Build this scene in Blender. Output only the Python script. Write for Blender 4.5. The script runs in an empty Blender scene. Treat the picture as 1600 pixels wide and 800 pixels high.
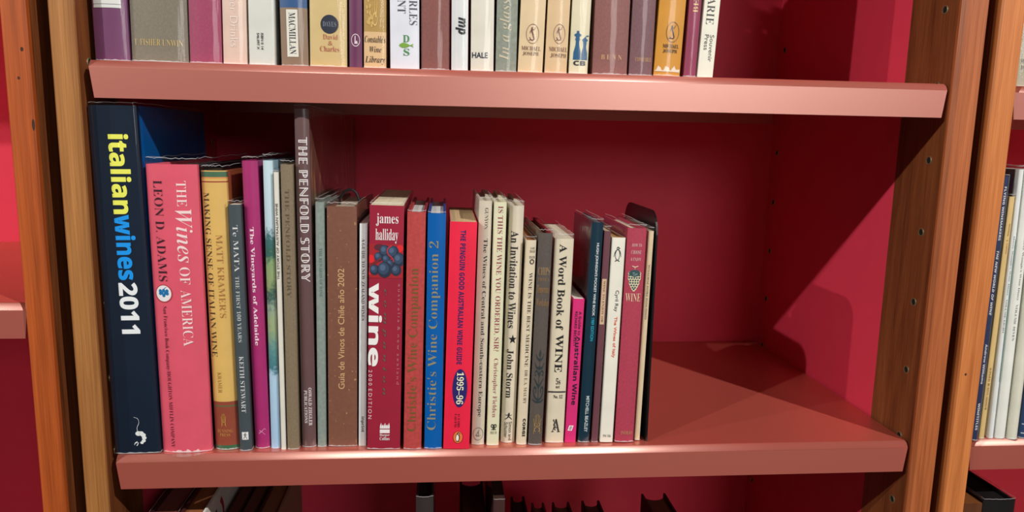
import bpy, bmesh, math, random
from mathutils import Matrix, Vector
random.seed(7)
S = bpy.context.scene
COL = S.collection

# ------------------------------------------------------------------ camera, world, lights, exposure
CAM_AXES = ((0.995738, -0.090074, 0.019824), (-0.005225, 0.159498, 0.987184), (-0.092082, -0.98308, 0.158348))
CAM_LOC = (-0.07739, -0.60495, 0.26778)
cam = bpy.data.cameras.new('camera')
cam.sensor_width = 36.0
cam.lens = 26.0
cam.clip_start = 0.01
cam_ob = bpy.data.objects.new('camera', cam)
COL.objects.link(cam_ob)
M3 = Matrix([[CAM_AXES[c][r] for c in range(3)] for r in range(3)])
cam_ob.matrix_world = Matrix.Translation(CAM_LOC) @ M3.to_4x4()
S.camera = cam_ob

world = bpy.data.worlds.new('room_light')
S.world = world
world.use_nodes = True
world.node_tree.nodes['Background'].inputs[0].default_value = (1.0, 0.95, 0.90, 1)
world.node_tree.nodes['Background'].inputs[1].default_value = 0.08


def track_spot(name, loc, aim, power, size, colour):
    l = bpy.data.lights.new(name, 'SPOT')
    l.energy = power
    l.color = colour
    l.shadow_soft_size = size
    l.spot_size = math.radians(62)
    l.spot_blend = 0.6
    o = bpy.data.objects.new(name, l)
    COL.objects.link(o)
    o.location = loc
    o.rotation_euler = (Vector(aim) - Vector(loc)).to_track_quat('-Z', 'Y').to_euler()
    return o


track_spot('track_spot_key', (1.47, -1.8, 1.92), (-.05, 0, .15), 300, .020, (1.0, .965, .92))
track_spot('track_spot_side', (-1.84, -1.5, 1.625), (.15, .1, .15), 118, .018, (1.0, .955, .90))
track_spot('track_spot_low', (-2.1, -.9, 1.115), (.15, .1, .15), 58, .016, (1.0, .95, .89))

front_light = bpy.data.lights.new('added_front_light', 'AREA')  # unseen area light, added in front to streak jackets and lift fascia and back wall
front_light.shape = 'RECTANGLE'
front_light.size, front_light.size_y = .9, .8
front_light.energy = 19
front_light.color = (1, .97, .94)
front_light_ob = bpy.data.objects.new('added_front_light', front_light)
COL.objects.link(front_light_ob)
front_light_ob.location = (1.0, -3.3, .95)
front_light_ob.rotation_euler = (Vector((0, 0, .15)) - front_light_ob.location).to_track_quat('-Z', 'Y').to_euler()

S.view_settings.view_transform = 'Standard'
S.view_settings.look = 'None'
S.view_settings.gamma = 1
S.view_settings.use_curve_mapping = False
S.view_settings.exposure = -0.06

# ------------------------------------------------------------------ helpers


def lin(c):
    o = []
    for v in c:
        v = v / 255.0
        o.append(v / 12.92 if v <= .04045 else ((v + .055) / 1.055) ** 2.4)
    return o


_mats = {}


def node_mat(name):
    m = bpy.data.materials.new(name)
    m.use_nodes = True
    nt = m.node_tree
    return m, nt, nt.nodes['Principled BSDF']


def paint(colour, rough=.5, coat=0.0, tex='', metal=0.0, vary=.09, name='paint', spec=.5):
    key = (tuple(colour), rough, coat, tex, metal, vary, name, spec)
    if key in _mats:
        return _mats[key]
    m, nt, p = node_mat(name)
    N, L = nt.nodes, nt.links
    c = lin(colour)
    p.inputs['Roughness'].default_value = rough
    p.inputs['Metallic'].default_value = metal
    p.inputs['Specular IOR Level'].default_value = spec
    if coat:
        p.inputs['Coat Weight'].default_value = coat
        p.inputs['Coat Roughness'].default_value = .18
    if vary == 0:
        p.inputs['Base Color'].default_value = (*c, 1)
        _mats[key] = m
        return m
    tc = N.new('ShaderNodeTexCoord')
    no = N.new('ShaderNodeTexNoise')
    mp = N.new('ShaderNodeMapping')
    L.new(tc.outputs['Object'], mp.inputs['Vector'])
    L.new(mp.outputs['Vector'], no.inputs['Vector'])
    no.inputs['Detail'].default_value = 4
    sc, amt = 45, vary
    if tex == 'linen':
        mp.inputs['Scale'].default_value = (1.0, 1.0, .55)
        sc, amt = 900, .17
    elif tex == 'mottle':
        sc, amt = 330, .20
    elif tex == 'speck':
        sc, amt = 260, .10
    no.inputs['Scale'].default_value = sc
    mx = N.new('ShaderNodeMix')
    mx.data_type = 'RGBA'
    mx.inputs['A'].default_value = (*[max(0, v * (1 - amt * 1.6)) for v in c], 1)
    mx.inputs['B'].default_value = (*[min(1, v * (1 + amt * 1.6)) for v in c], 1)
    L.new(no.outputs['Fac'], mx.inputs['Factor'])
    out = mx.outputs['Result']
    if tex in ('linen', 'mottle', 'speck'):
        bp = N.new('ShaderNodeBump')
        bp.inputs['Strength'].default_value = .25
        bp.inputs['Distance'].default_value = .0004
        L.new(no.outputs['Fac'], bp.inputs['Height'])
        L.new(bp.outputs['Normal'], p.inputs['Normal'])
    if tex == 'speck':
        n2 = N.new('ShaderNodeTexNoise')
        L.new(mp.outputs['Vector'], n2.inputs['Vector'])
        n2.inputs['Scale'].default_value = 420
        r2 = N.new('ShaderNodeValToRGB')
        r2.color_ramp.elements[0].position = .69
        r2.color_ramp.elements[1].position = .74
        L.new(n2.outputs['Fac'], r2.inputs['Fac'])
        m2 = N.new('ShaderNodeMix')
        m2.data_type = 'RGBA'
        L.new(out, m2.inputs['A'])
        m2.inputs['B'].default_value = (*lin((196, 150, 104)), 1)
        L.new(r2.outputs['Color'], m2.inputs['Factor'])
        out = m2.outputs['Result']
    L.new(out, p.inputs['Base Color'])
    _mats[key] = m
    return m


def ink(colour):
    return paint(colour, rough=.45, vary=0, name='ink')


def pages_mat(colour):
    key = ('pages', tuple(colour))
    if key in _mats:
        return _mats[key]
    m, nt, p = node_mat('paper_edges')
    N, L = nt.nodes, nt.links
    c = lin(colour)
    tc = N.new('ShaderNodeTexCoord')
    mp = N.new('ShaderNodeMapping')
    mp.inputs['Scale'].default_value = (1500, 12, 12)
    no = N.new('ShaderNodeTexNoise')
    no.inputs['Scale'].default_value = 1
    L.new(tc.outputs['Object'], mp.inputs['Vector'])
    L.new(mp.outputs['Vector'], no.inputs['Vector'])
    mx = N.new('ShaderNodeMix')
    mx.data_type = 'RGBA'
    mx.inputs['A'].default_value = (*[v * .66 for v in c], 1)
    mx.inputs['B'].default_value = (*[min(1, v * 1.25) for v in c], 1)
    L.new(no.outputs['Fac'], mx.inputs['Factor'])
    L.new(mx.outputs['Result'], p.inputs['Base Color'])
    p.inputs['Roughness'].default_value = .85
    p.inputs['Specular IOR Level'].default_value = .15
    _mats[key] = m
    return m


def film_mat():
    if 'film' in _mats:
        return _mats['film']
    m, nt, p = node_mat('clear_film')
    N, L = nt.nodes, nt.links
    N.remove(p)
    out = N['Material Output']
    tr = N.new('ShaderNodeBsdfTransparent')
    tr.inputs['Color'].default_value = (.97, .97, .97, 1)
    gl = N.new('ShaderNodeBsdfGlossy')
    gl.inputs['Roughness'].default_value = .09
    gl.inputs['Color'].default_value = (1, 1, 1, 1)
    lw = N.new('ShaderNodeLayerWeight')
    lw.inputs['Blend'].default_value = .5
    fr = N.new('ShaderNodeMath')
    fr.operation = 'POWER'
    fr.inputs[1].default_value = 4.0
    L.new(lw.outputs['Facing'], fr.inputs[0])
    tc = N.new('ShaderNodeTexCoord')
    no = N.new('ShaderNodeTexNoise')
    mp = N.new('ShaderNodeMapping')
    mp.inputs['Scale'].default_value = (130, 130, 14)
    L.new(tc.outputs['Object'], mp.inputs['Vector'])
    L.new(mp.outputs['Vector'], no.inputs['Vector'])
    no.inputs['Scale'].default_value = 1
    bp = N.new('ShaderNodeBump')
    bp.inputs['Strength'].default_value = .25
    bp.inputs['Distance'].default_value = .002
    L.new(no.outputs['Fac'], bp.inputs['Height'])
    L.new(bp.outputs['Normal'], gl.inputs['Normal'])
    mx = N.new('ShaderNodeMixShader')
    ad = N.new('ShaderNodeMath')
    ad.operation = 'MULTIPLY_ADD'
    ad.inputs[1].default_value = .55
    ad.inputs[2].default_value = .018
    L.new(fr.outputs['Value'], ad.inputs[0])
    L.new(ad.outputs['Value'], mx.inputs['Fac'])
    L.new(tr.outputs['BSDF'], mx.inputs[1])
    L.new(gl.outputs['BSDF'], mx.inputs[2])
    L.new(mx.outputs['Shader'], out.inputs['Surface'])
    _mats['film'] = m
    return m


def film_edge():
    if 'film_edge' in _mats:
        return _mats['film_edge']
    m, nt, p = node_mat('film_cut_edge')
    p.inputs['Base Color'].default_value = (.86, .86, .88, 1)
    p.inputs['Roughness'].default_value = .25
    p.inputs['Alpha'].default_value = .45
    _mats['film_edge'] = m
    return m


def ramp_mat(name, stops, axis_scale, noise_scale, noise_amt, rough=.35, coat=.4, zrange=(0, .245)):
    """A printed picture: colours follow the height on the spine, broken up by noise."""
    m, nt, p = node_mat(name)
    N, L = nt.nodes, nt.links
    tc = N.new('ShaderNodeTexCoord')
    sep = N.new('ShaderNodeSeparateXYZ')
    L.new(tc.outputs['Object'], sep.inputs['Vector'])
    no = N.new('ShaderNodeTexNoise')
    no.inputs['Scale'].default_value = noise_scale
    no.inputs['Detail'].default_value = 5
    L.new(tc.outputs['Object'], no.inputs['Vector'])
    mr = N.new('ShaderNodeMapRange')
    mr.inputs['From Min'].default_value = zrange[0]
    mr.inputs['From Max'].default_value = zrange[1]
    L.new(sep.outputs['Z'], mr.inputs['Value'])
    a = N.new('ShaderNodeMath')
    a.operation = 'MULTIPLY_ADD'
    L.new(no.outputs['Fac'], a.inputs[0])
    a.inputs[1].default_value = noise_amt
    b = N.new('ShaderNodeMath')
    b.operation = 'SUBTRACT'
    L.new(mr.outputs['Result'], b.inputs[0])
    b.inputs[1].default_value = noise_amt / 2
    L.new(b.outputs['Value'], a.inputs[2])
    r = N.new('ShaderNodeValToRGB')
    e = r.color_ramp.elements
    e[0].position, e[0].color = stops[0][0], (*lin(stops[0][1]), 1)
    e[1].position, e[1].color = stops[-1][0], (*lin(stops[-1][1]), 1)
    for q, c in stops[1:-1]:
        x = e.new(q)
        x.color = (*lin(c), 1)
    L.new(a.outputs['Value'], r.inputs['Fac'])
    L.new(r.outputs['Color'], p.inputs['Base Color'])
    p.inputs['Roughness'].default_value = rough
    p.inputs['Coat Weight'].default_value = coat
    return m


def leaf_mat():
    if 'leaf' in _mats:
        return _mats['leaf']
    m, nt, p = node_mat('leafy_print')
    N, L = nt.nodes, nt.links
    tc = N.new('ShaderNodeTexCoord')
    mp = N.new('ShaderNodeMapping')
    mp.inputs['Scale'].default_value = (1, 26, 13)
    mp.inputs['Rotation'].default_value = (.5, 0, 0)
    L.new(tc.outputs['Object'], mp.inputs['Vector'])
    no = N.new('ShaderNodeTexNoise')
    no.inputs['Scale'].default_value = 1.6
    no.inputs['Detail'].default_value = 3
    no.inputs['Distortion'].default_value = 1.2
    L.new(mp.outputs['Vector'], no.inputs['Vector'])
    r = N.new('ShaderNodeValToRGB')
    e = r.color_ramp.elements
    e[0].position, e[0].color = .36, (*lin((86, 56, 54)), 1)
    e[1].position, e[1].color = .68, (*lin((178, 150, 104)), 1)
    x = e.new(.54); x.color = (*lin((112, 84, 72)), 1)
    x = e.new(.60); x.color = (*lin((134, 112, 80)), 1)
    L.new(no.outputs['Fac'], r.inputs['Fac'])
    L.new(r.outputs['Color'], p.inputs['Base Color'])
    p.inputs['Roughness'].default_value = .3
    p.inputs['Coat Weight'].default_value = .6
    p.inputs['Coat Roughness'].default_value = .15
    _mats['leaf'] = m
    return m


def wood_mat(name, dark, light, seed=0.0, rough=.42):
    m, nt, p = node_mat(name)
    N, L = nt.nodes, nt.links
    tc = N.new('ShaderNodeTexCoord')
    mp = N.new('ShaderNodeMapping')
    mp.inputs['Location'].default_value = (seed, seed * .7, seed * .3)
    mp.inputs['Scale'].default_value = (150, 60, 3.0)
    L.new(tc.outputs['Object'], mp.inputs['Vector'])
    no = N.new('ShaderNodeTexNoise')
    no.inputs['Scale'].default_value = 1
    no.inputs['Detail'].default_value = 6
    no.inputs['Distortion'].default_value = .6
    L.new(mp.outputs['Vector'], no.inputs['Vector'])
    mp2 = N.new('ShaderNodeMapping')
    mp2.inputs['Location'].default_value = (seed * 2, seed, seed)
    mp2.inputs['Scale'].default_value = (1400, 700, 22)
    L.new(tc.outputs['Object'], mp2.inputs['Vector'])
    n2 = N.new('ShaderNodeTexNoise')
    n2.inputs['Scale'].default_value = 1
    n2.inputs['Detail'].default_value = 2
    L.new(mp2.outputs['Vector'], n2.inputs['Vector'])
    add = N.new('ShaderNodeMath')
    add.operation = 'MULTIPLY_ADD'
    L.new(n2.outputs['Fac'], add.inputs[0])
    add.inputs[1].default_value = .45
    sc = N.new('ShaderNodeMath')
    sc.operation = 'MULTIPLY'
    sc.inputs[1].default_value = .62
    L.new(no.outputs['Fac'], sc.inputs[0])
    L.new(sc.outputs['Value'], add.inputs[2])
    r = N.new('ShaderNodeValToRGB')
    e = r.color_ramp.elements
    e[0].position, e[0].color = .34, (*lin(dark), 1)
    e[1].position, e[1].color = .74, (*lin(light), 1)
    L.new(add.outputs['Value'], r.inputs['Fac'])
    L.new(r.outputs['Color'], p.inputs['Base Color'])
    bp = N.new('ShaderNodeBump')
    bp.inputs['Strength'].default_value = .12
    bp.inputs['Distance'].default_value = .0006
    L.new(add.outputs['Value'], bp.inputs['Height'])
    L.new(bp.outputs['Normal'], p.inputs['Normal'])
    p.inputs['Roughness'].default_value = rough
    return m


def shelf_mat():
    m, nt, p = node_mat('rose_metallic_paint')
    N, L = nt.nodes, nt.links
    tc = N.new('ShaderNodeTexCoord')
    no = N.new('ShaderNodeTexNoise')
    no.inputs['Scale'].default_value = 1400
    no.inputs['Detail'].default_value = 2
    L.new(tc.outputs['Object'], no.inputs['Vector'])
    bp = N.new('ShaderNodeBump')
    bp.inputs['Strength'].default_value = .2
    bp.inputs['Distance'].default_value = .0002
    L.new(no.outputs['Fac'], bp.inputs['Height'])
    N.remove(p)
    df = N.new('ShaderNodeBsdfDiffuse')
    df.inputs['Color'].default_value = (.48, .076, .050, 1)
    gl = N.new('ShaderNodeBsdfGlossy')
    gl.inputs['Color'].default_value = (.92, .60, .52, 1)
    gl.inputs['Roughness'].default_value = .40
    L.new(bp.outputs['Normal'], df.inputs['Normal'])
    L.new(bp.outputs['Normal'], gl.inputs['Normal'])
    mx = N.new('ShaderNodeMixShader')
    mx.inputs['Fac'].default_value = .48
    L.new(df.outputs['BSDF'], mx.inputs[1])
    L.new(gl.outputs['BSDF'], mx.inputs[2])
    L.new(mx.outputs['Shader'], N['Material Output'].inputs['Surface'])
    return m


def link(o, parent=None):
    COL.objects.link(o)
    if parent is not None:
        o.parent = parent
    return o


def mesh_obj(name, bm, mats, parent=None, smooth=False):
    me = bpy.data.meshes.new(name)
    bm.normal_update()
    bm.to_mesh(me)
    bm.free()
    for m in (mats if isinstance(mats, (list, tuple)) else [mats]):
        me.materials.append(m)
    if smooth:
        for f in me.polygons:
            f.use_smooth = True
    return link(bpy.data.objects.new(name, me), parent)


def tag(o, label, cat, group=None, kind=None):
    o['label'] = label
    o['category'] = cat
    if group:
        o['group'] = group
    if kind:
        o['kind'] = kind
    return o


def empty(name, loc=(0, 0, 0)):
    o = bpy.data.objects.new(name, None)
    o.empty_display_size = .02
    o.location = loc
    return link(o)


def box(bm, x0, x1, y0, y1, z0, z1, mi=0):
    v = [bm.verts.new((x, y, z)) for z in (z0, z1) for y in (y0, y1) for x in (x0, x1)]
    for q in ((0, 2, 3, 1), (4, 5, 7, 6), (0, 1, 5, 4), (2, 6, 7, 3), (0, 4, 6, 2), (1, 3, 7, 5)):
        bm.faces.new([v[i] for i in q]).material_index = mi
    return v


def bevelled_box(x0, x1, y0, y1, z0, z1, r, seg=2):
    bm = bmesh.new()
    box(bm, x0, x1, y0, y1, z0, z1)
    bmesh.ops.bevel(bm, geom=bm.edges[:], offset=r, segments=seg, affect='EDGES', profile=.5)
    return bm


def prism(bm, pts, axis, a, b, mi=0):
    """Closed outline pts extruded along an axis (0 = x: pts are (y, z))."""
    def P(p, t):
        return (t, p[0], p[1]) if axis == 0 else (p[0], t, p[1]) if axis == 1 else (p[0], p[1], t)
    A = [bm.verts.new(P(p, a)) for p in pts]
    B = [bm.verts.new(P(p, b)) for p in pts]
    n = len(pts)
    fs = [bm.faces.new(A), bm.faces.new(B[::-1])]
    for i in range(n):
        fs.append(bm.faces.new((A[i], B[i], B[(i + 1) % n], A[(i + 1) % n])))
    for f in fs:
        f.material_index = mi
    bmesh.ops.recalc_face_normals(bm, faces=fs)
    return fs


# ------------------------------------------------------------------ the room
FLOOR_Z = -1.0
bm = bmesh.new()
box(bm, -3.2, 3.2, -3.4, .46, FLOOR_Z - .05, FLOOR_Z)
o = mesh_obj('floor', bm, paint((120, 104, 92), rough=.7, name='floor_covering'))
tag(o, 'grey-brown floor under the bookcases', 'floor', kind='structure')
bm = bmesh.new()
box(bm, -3.2, 3.2, .40, .46, FLOOR_Z, 1.5)
o = mesh_obj('wall_back', bm, paint((60, 56, 54), rough=.9, name='wall_paint'))
tag(o, 'dark wall behind the bookcases', 'wall', kind='structure')

# ------------------------------------------------------------------ bookcases
RED = paint((226, 64, 88), rough=.45, vary=.03, name='red_lacquer', spec=.25)
BRASS = paint((176, 160, 118), rough=.38, metal=.8, vary=0, name='brass')
HOLE_SHADE = paint((14, 10, 8), rough=.9, vary=0, name='hole_shade')  # flat black disc colour standing for the shade inside a pin hole
DEPTH, WOOD_Y = .3388, .0651


def socket(parent, x, y, z, side):
    """A metal-lined shelf-pin socket; side = +1 faces +x, -1 faces -x."""
    bm = bmesh.new()
    prof = [(.0027, -.0002), (.0029, .00055), (.0034, .0007), (.0039, .0004), (.0041, -.0002)]
    n = 20
    rings = []
    for r, h in prof:
        rings.append([bm.verts.new((h * side, r * math.cos(2 * math.pi * i / n), r * math.sin(2 * math.pi * i / n))) for i in range(n)])
    for a, b in zip(rings, rings[1:]):
        for i in range(n):
            bm.faces.new((a[i], a[(i + 1) % n], b[(i + 1) % n], b[i]))
    cup = [bm.verts.new((.00008 * side, .0028 * math.cos(2 * math.pi * i / n), .0028 * math.sin(2 * math.pi * i / n))) for i in range(n)]
    f = bm.faces.new(cup)
    f.material_index = 1
    bmesh.ops.recalc_face_normals(bm, faces=bm.faces[:])
    o = mesh_obj('pin_socket', bm, [BRASS, HOLE_SHADE], parent)
    o.location = (x, y, z)
    return o


def bookcase(label, xl, xr, pl, pr, wood_l, wood_r, top, chamfer=.0028, rows=(), build=('l', 'r')):
    """xl, xr = inner faces; pl, pr = outer faces of the wooden posts."""
    cx = (xl + xr) / 2
    root = empty('bookcase', (cx, 0, FLOOR_Z))
    tag(root, label, 'bookcase', 'bookcases standing side by side')
    H = top - FLOOR_Z

    def post(xi, xo, wood, side):
        # outline seen from above, chamfered on the inner front corner
        s = 1 if side == 'r' else -1
        c = chamfer
        fy = .0006
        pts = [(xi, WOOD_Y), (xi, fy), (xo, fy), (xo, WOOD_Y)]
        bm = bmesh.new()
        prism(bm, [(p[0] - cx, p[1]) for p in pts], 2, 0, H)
        p = mesh_obj('side_post', bm, POST_DIMMED, root)  # post sides use the darkened wood colour so they look dim
        pts = [(xi, fy), (xi, -.005 + c), (xi + s * c, -.005), (xo - s * .0012, -.005), (xo, -.0038), (xo, fy)]
        bm = bmesh.new()
        prism(bm, [(p[0] - cx, p[1]) for p in pts], 2, 0, H)
        lip = mesh_obj('post_front', bm, wood, root)  # front of the post, split off to keep a lighter wood colour
        bm = bmesh.new()
        a, b = sorted((xi - cx, xo - cx))
        box(bm, a, b, WOOD_Y, DEPTH, 0, H)
        l = mesh_obj('red_lining', bm, RED, root)
        for z in rows:
            socket(p, xi - cx, .018, z - FLOOR_Z, -s)
            socket(l, xi - cx, .3213, z - FLOOR_Z, -s)
        return lip
    posts = []
    if 'l' in build:
        posts.append(post(xl, pl, wood_l, 'l'))
    if 'r' in build:
        posts.append(post(xr, pr, wood_r, 'r'))
    bm = bmesh.new()
    box(bm, pl - cx, pr - cx, DEPTH, DEPTH + .012, 0, H)
    mesh_obj('back_panel', bm, RED, root)
    bm = bmesh.new()
    box(bm, xl - cx, xr - cx, .002, DEPTH, H - .03, H)
    mesh_obj('top_board', bm, RED, root)
    return root, posts, cx


pins = [-.001 + .064 * k for k in range(-3, 9)]
POST_DIMMED = wood_mat('post_side_dimmed', (82, 40, 18), (146, 86, 48), 2.2, rough=.36)  # post wood darkened in colour to stand for shade on the inner faces
WOOD_A = wood_mat('post_front_pale', (136, 84, 40), (184, 128, 72), 0.0)
WOOD_B = wood_mat('post_front_warm', (138, 70, 34), (194, 112, 64), 3.1)
WOOD_C = wood_mat('post_front_orange', (138, 62, 22), (192, 94, 40), 7.7)
WOOD_D = wood_mat('post_front_gold', (166, 92, 42), (220, 138, 78), 5.3)
XL, XR = -.3542, .3494
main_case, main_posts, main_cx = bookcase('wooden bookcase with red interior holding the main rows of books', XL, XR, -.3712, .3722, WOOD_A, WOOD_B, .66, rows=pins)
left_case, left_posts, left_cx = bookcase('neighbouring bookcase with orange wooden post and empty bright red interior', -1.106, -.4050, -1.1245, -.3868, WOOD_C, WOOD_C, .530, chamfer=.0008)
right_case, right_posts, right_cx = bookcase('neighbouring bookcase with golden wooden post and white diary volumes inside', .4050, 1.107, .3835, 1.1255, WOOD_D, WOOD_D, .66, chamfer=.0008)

KNOT = paint((58, 30, 14), rough=.8, vary=0, name='knot')
for post, cx, x, z, rx, rz in ((left_posts[1], left_cx, -.3915, .3255, .0011, .0016), (left_posts[1], left_cx, -.3955, .3045, .0009, .0012),
                               (left_posts[1], left_cx, -.3876, .2700, .0011, .0044), (right_posts[0], right_cx, .3905, .0655, .0010, .0012)):
    bm = bmesh.new()
    bm.faces.new([bm.verts.new((x - cx + rx * math.cos(t * math.pi / 8), -.00512, z - FLOOR_Z + rz * math.sin(t * math.pi / 8))) for t in range(16)])
    mesh_obj('wood_knot', bm, KNOT, post)

# ------------------------------------------------------------------ metal shelves
ROSE = shelf_mat()


def shelf(label, x0, x1, z, lip=.0285):
    t = .0022
    D = .3386
    # folded nosing: a broad, slightly curved facet between two tight bends
    nose, y, zz = [], 0.0, 0.0
    steps = [(90, 48, .0012, 5), (48, 26, .0160, 6), (26, 0, .0012, 4)]
    nose.append((0.0, 0.0, 90.0))
    for p0, p1, R, n in steps:
        for i in range(n):
            d = (p0 - p1) / n
            ph = math.radians(p0 - d * (i + .5))
            y -= R * math.radians(d) * math.sin(ph)
            zz -= R * math.radians(d) * math.cos(ph)
            nose.append((y, zz, p0 - d * (i + 1)))
    y0 = -nose[-1][0]
    nose = [(p[0] + y0, p[1], p[2]) for p in nose]
    pts = [(D, -lip), (D, 0)] + [(p[0], p[1]) for p in nose] + [(0, -lip), (t, -lip)]
    pts += [(p[0] + t * math.cos(math.radians(p[2])), p[1] - t * math.sin(math.radians(p[2]))) for p in nose[::-1]]
    pts += [(D - t, -t), (D - t, -lip)]
    bm = bmesh.new()
    prism(bm, pts, 0, x0, x1)
    for v in bm.verts:
        if v.co.y < .01 and v.co.z < -lip + .001:      # the lip is cut back at both ends
            v.co.x += .0026 if v.co.x == min(x0, x1) or abs(v.co.x - x0) < 1e-6 else -.0026
    o = mesh_obj('metal_shelf', bm, ROSE)
    for f in o.data.polygons:
        f.use_smooth = abs(f.normal.x) < .5 and f.area < (x1 - x0) * .002
    o.location = (0, 0, z)
    tag(o, label, 'shelf', 'rose metal shelves')
    return o


shelf('rose metal shelf carrying the main row from navy book to black bookend', -.3470, .3466, 0)
shelf('rose metal shelf above the main row, books on it cut by the picture top', -.3470, .3466, .32)
shelf('rose metal shelf below, hidden under the dark lower books', -.3470, .3466, -.32)
shelf('empty rose metal shelf in the bright red neighbouring bookcase', -1.102, -.4068, .1300)
shelf('rose metal shelf under the white diary volumes by the golden post', .4072, 1.103, 0)
shelf('rose metal shelf under the pale khaki hardcover by the golden post', .4072, 1.103, .32)
shelf('rose metal shelf hidden under the books below the diaries', .4072, 1.103, -.32)

# ------------------------------------------------------------------ printed marks on spines
FONT_BASE = {'R': (0x1D400, 0x1D41A, 0x1D7CE, -.0115), 'RB': (0x1D400, 0x1D41A, 0x1D7CE, 0.0), 'RBc': (0x1D400, 0x1D41A, 0x1D7CE, .004),
             'Rc': (0x1D400, 0x1D41A, 0x1D7CE, -.002), 'IT': (0x1D468, 0x1D482, 0x1D7CE, -.008), 'ITX': (0x1D468, 0x1D482, 0x1D7CE, .0),
             'DS': (0x1D538, 0x1D552, 0x1D7D8, .006), 'SSB': (0x1D5D4, 0x1D5EE, 0x1D7EC, 0.0), 'SSBc': (0x1D5D4, 0x1D5EE, 0x1D7EC, .012),
             'SSBX': (0x1D5D4, 0x1D5EE, 0x1D7EC, .010), 'SBX': (0x1D5D4, 0x1D5EE, 0x1D7EC, .018), 'SSBI': (0x1D63C, 0x1D656, 0x1D7EC, 0.0),
             'SITX': (0x1D63C, 0x1D656, 0x1D7EC, .02)}
DS_EX = {'C': 0x2102, 'H': 0x210D, 'N': 0x2115, 'P': 0x2119, 'Q': 0x211A, 'R': 0x211D, 'Z': 0x2124}


def styled(s, font):
    if font in ('S', 'SB', 'Sc'):
        return s, {'S': 0.0, 'SB': .018, 'Sc': .008}[font]
    U, l, d, off = FONT_BASE[font]
    o = ''
    for c in s:
        if font == 'DS' and c in DS_EX:
            o += chr(DS_EX[c])
        elif 'A' <= c <= 'Z':
            o += chr(U + ord(c) - 65)
        elif 'a' <= c <= 'z':
            o += chr(l + ord(c) - 97)
        elif '0' <= c <= '9':
            o += chr(d + ord(c) - 48)
        else:
            o += c
    return o, off


_text_jobs = []


def spine_map(me_verts, w, b, off):
    for v in me_verts:
        u, z = v.co.x, v.co.y
        x = (u - .5) * w
        q = 2 * x / w
        v.co = (x, b * q * q - off, z)


def slice_columns(bm, n):
    for i in range(1, n):
        bmesh.ops.bisect_plane(bm, geom=bm.verts[:] + bm.edges[:] + bm.faces[:], plane_co=(i / n, 0, 0), plane_no=(1, 0, 0))


def ellipse(cx, cy, rx, ry, n=28):
    return [(cx + rx * math.cos(2 * math.pi * i / n), cy + ry * math.sin(2 * math.pi * i / n)) for i in range(n)]


def ring(cx, cy, rx, ry, t, n=36):
    out = []
    for i in range(n):
        a, b = 2 * math.pi * i / n, 2 * math.pi * (i + 1) / n
        out.append([(cx + rx * math.cos(a), cy + ry * math.sin(a)), (cx + rx * math.cos(b), cy + ry * math.sin(b)),
                    (cx + rx * (1 - t) * math.cos(b), cy + ry * (1 - t) * math.sin(b)), (cx + rx * (1 - t) * math.cos(a), cy + ry * (1 - t) * math.sin(a))])
    return out


def stroke(pts, w0, w1=None, k=5, asp=1.0):
    """A smooth brush stroke through pts with width going w0 -> w1 (in box units, x direction scaled by asp)."""
    w1 = w0 if w1 is None else w1
    P = []
    n = len(pts)
    for i in range(n - 1):
        p0, p1, p2, p3 = pts[max(i - 1, 0)], pts[i], pts[i + 1], pts[min(i + 2, n - 1)]
        for j in range(k):
            t = j / k
            P.append(tuple(.5 * ((2 * p1[a]) + (-p0[a] + p2[a]) * t + (2 * p0[a] - 5 * p1[a] + 4 * p2[a] - p3[a]) * t * t + (-p0[a] + 3 * p1[a] - 3 * p2[a] + p3[a]) * t ** 3) for a in (0, 1)))
    P.append(pts[-1])
    q = []
    for i in range(len(P)):
        a, c = P[max(i - 1, 0)], P[min(i + 1, len(P) - 1)]
        dx, dy = c[0] - a[0], c[1] - a[1]
        d = math.hypot(dx, dy) or 1
        w = (w0 + (w1 - w0) * i / (len(P) - 1)) / 2
        q.append(((P[i][0] - dy / d * w * asp, P[i][1] + dx / d * w), (P[i][0] + dy / d * w * asp, P[i][1] - dx / d * w)))
    return [[a[0], a[1], b[1], b[0]] for a, b in zip(q, q[1:])]


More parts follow.
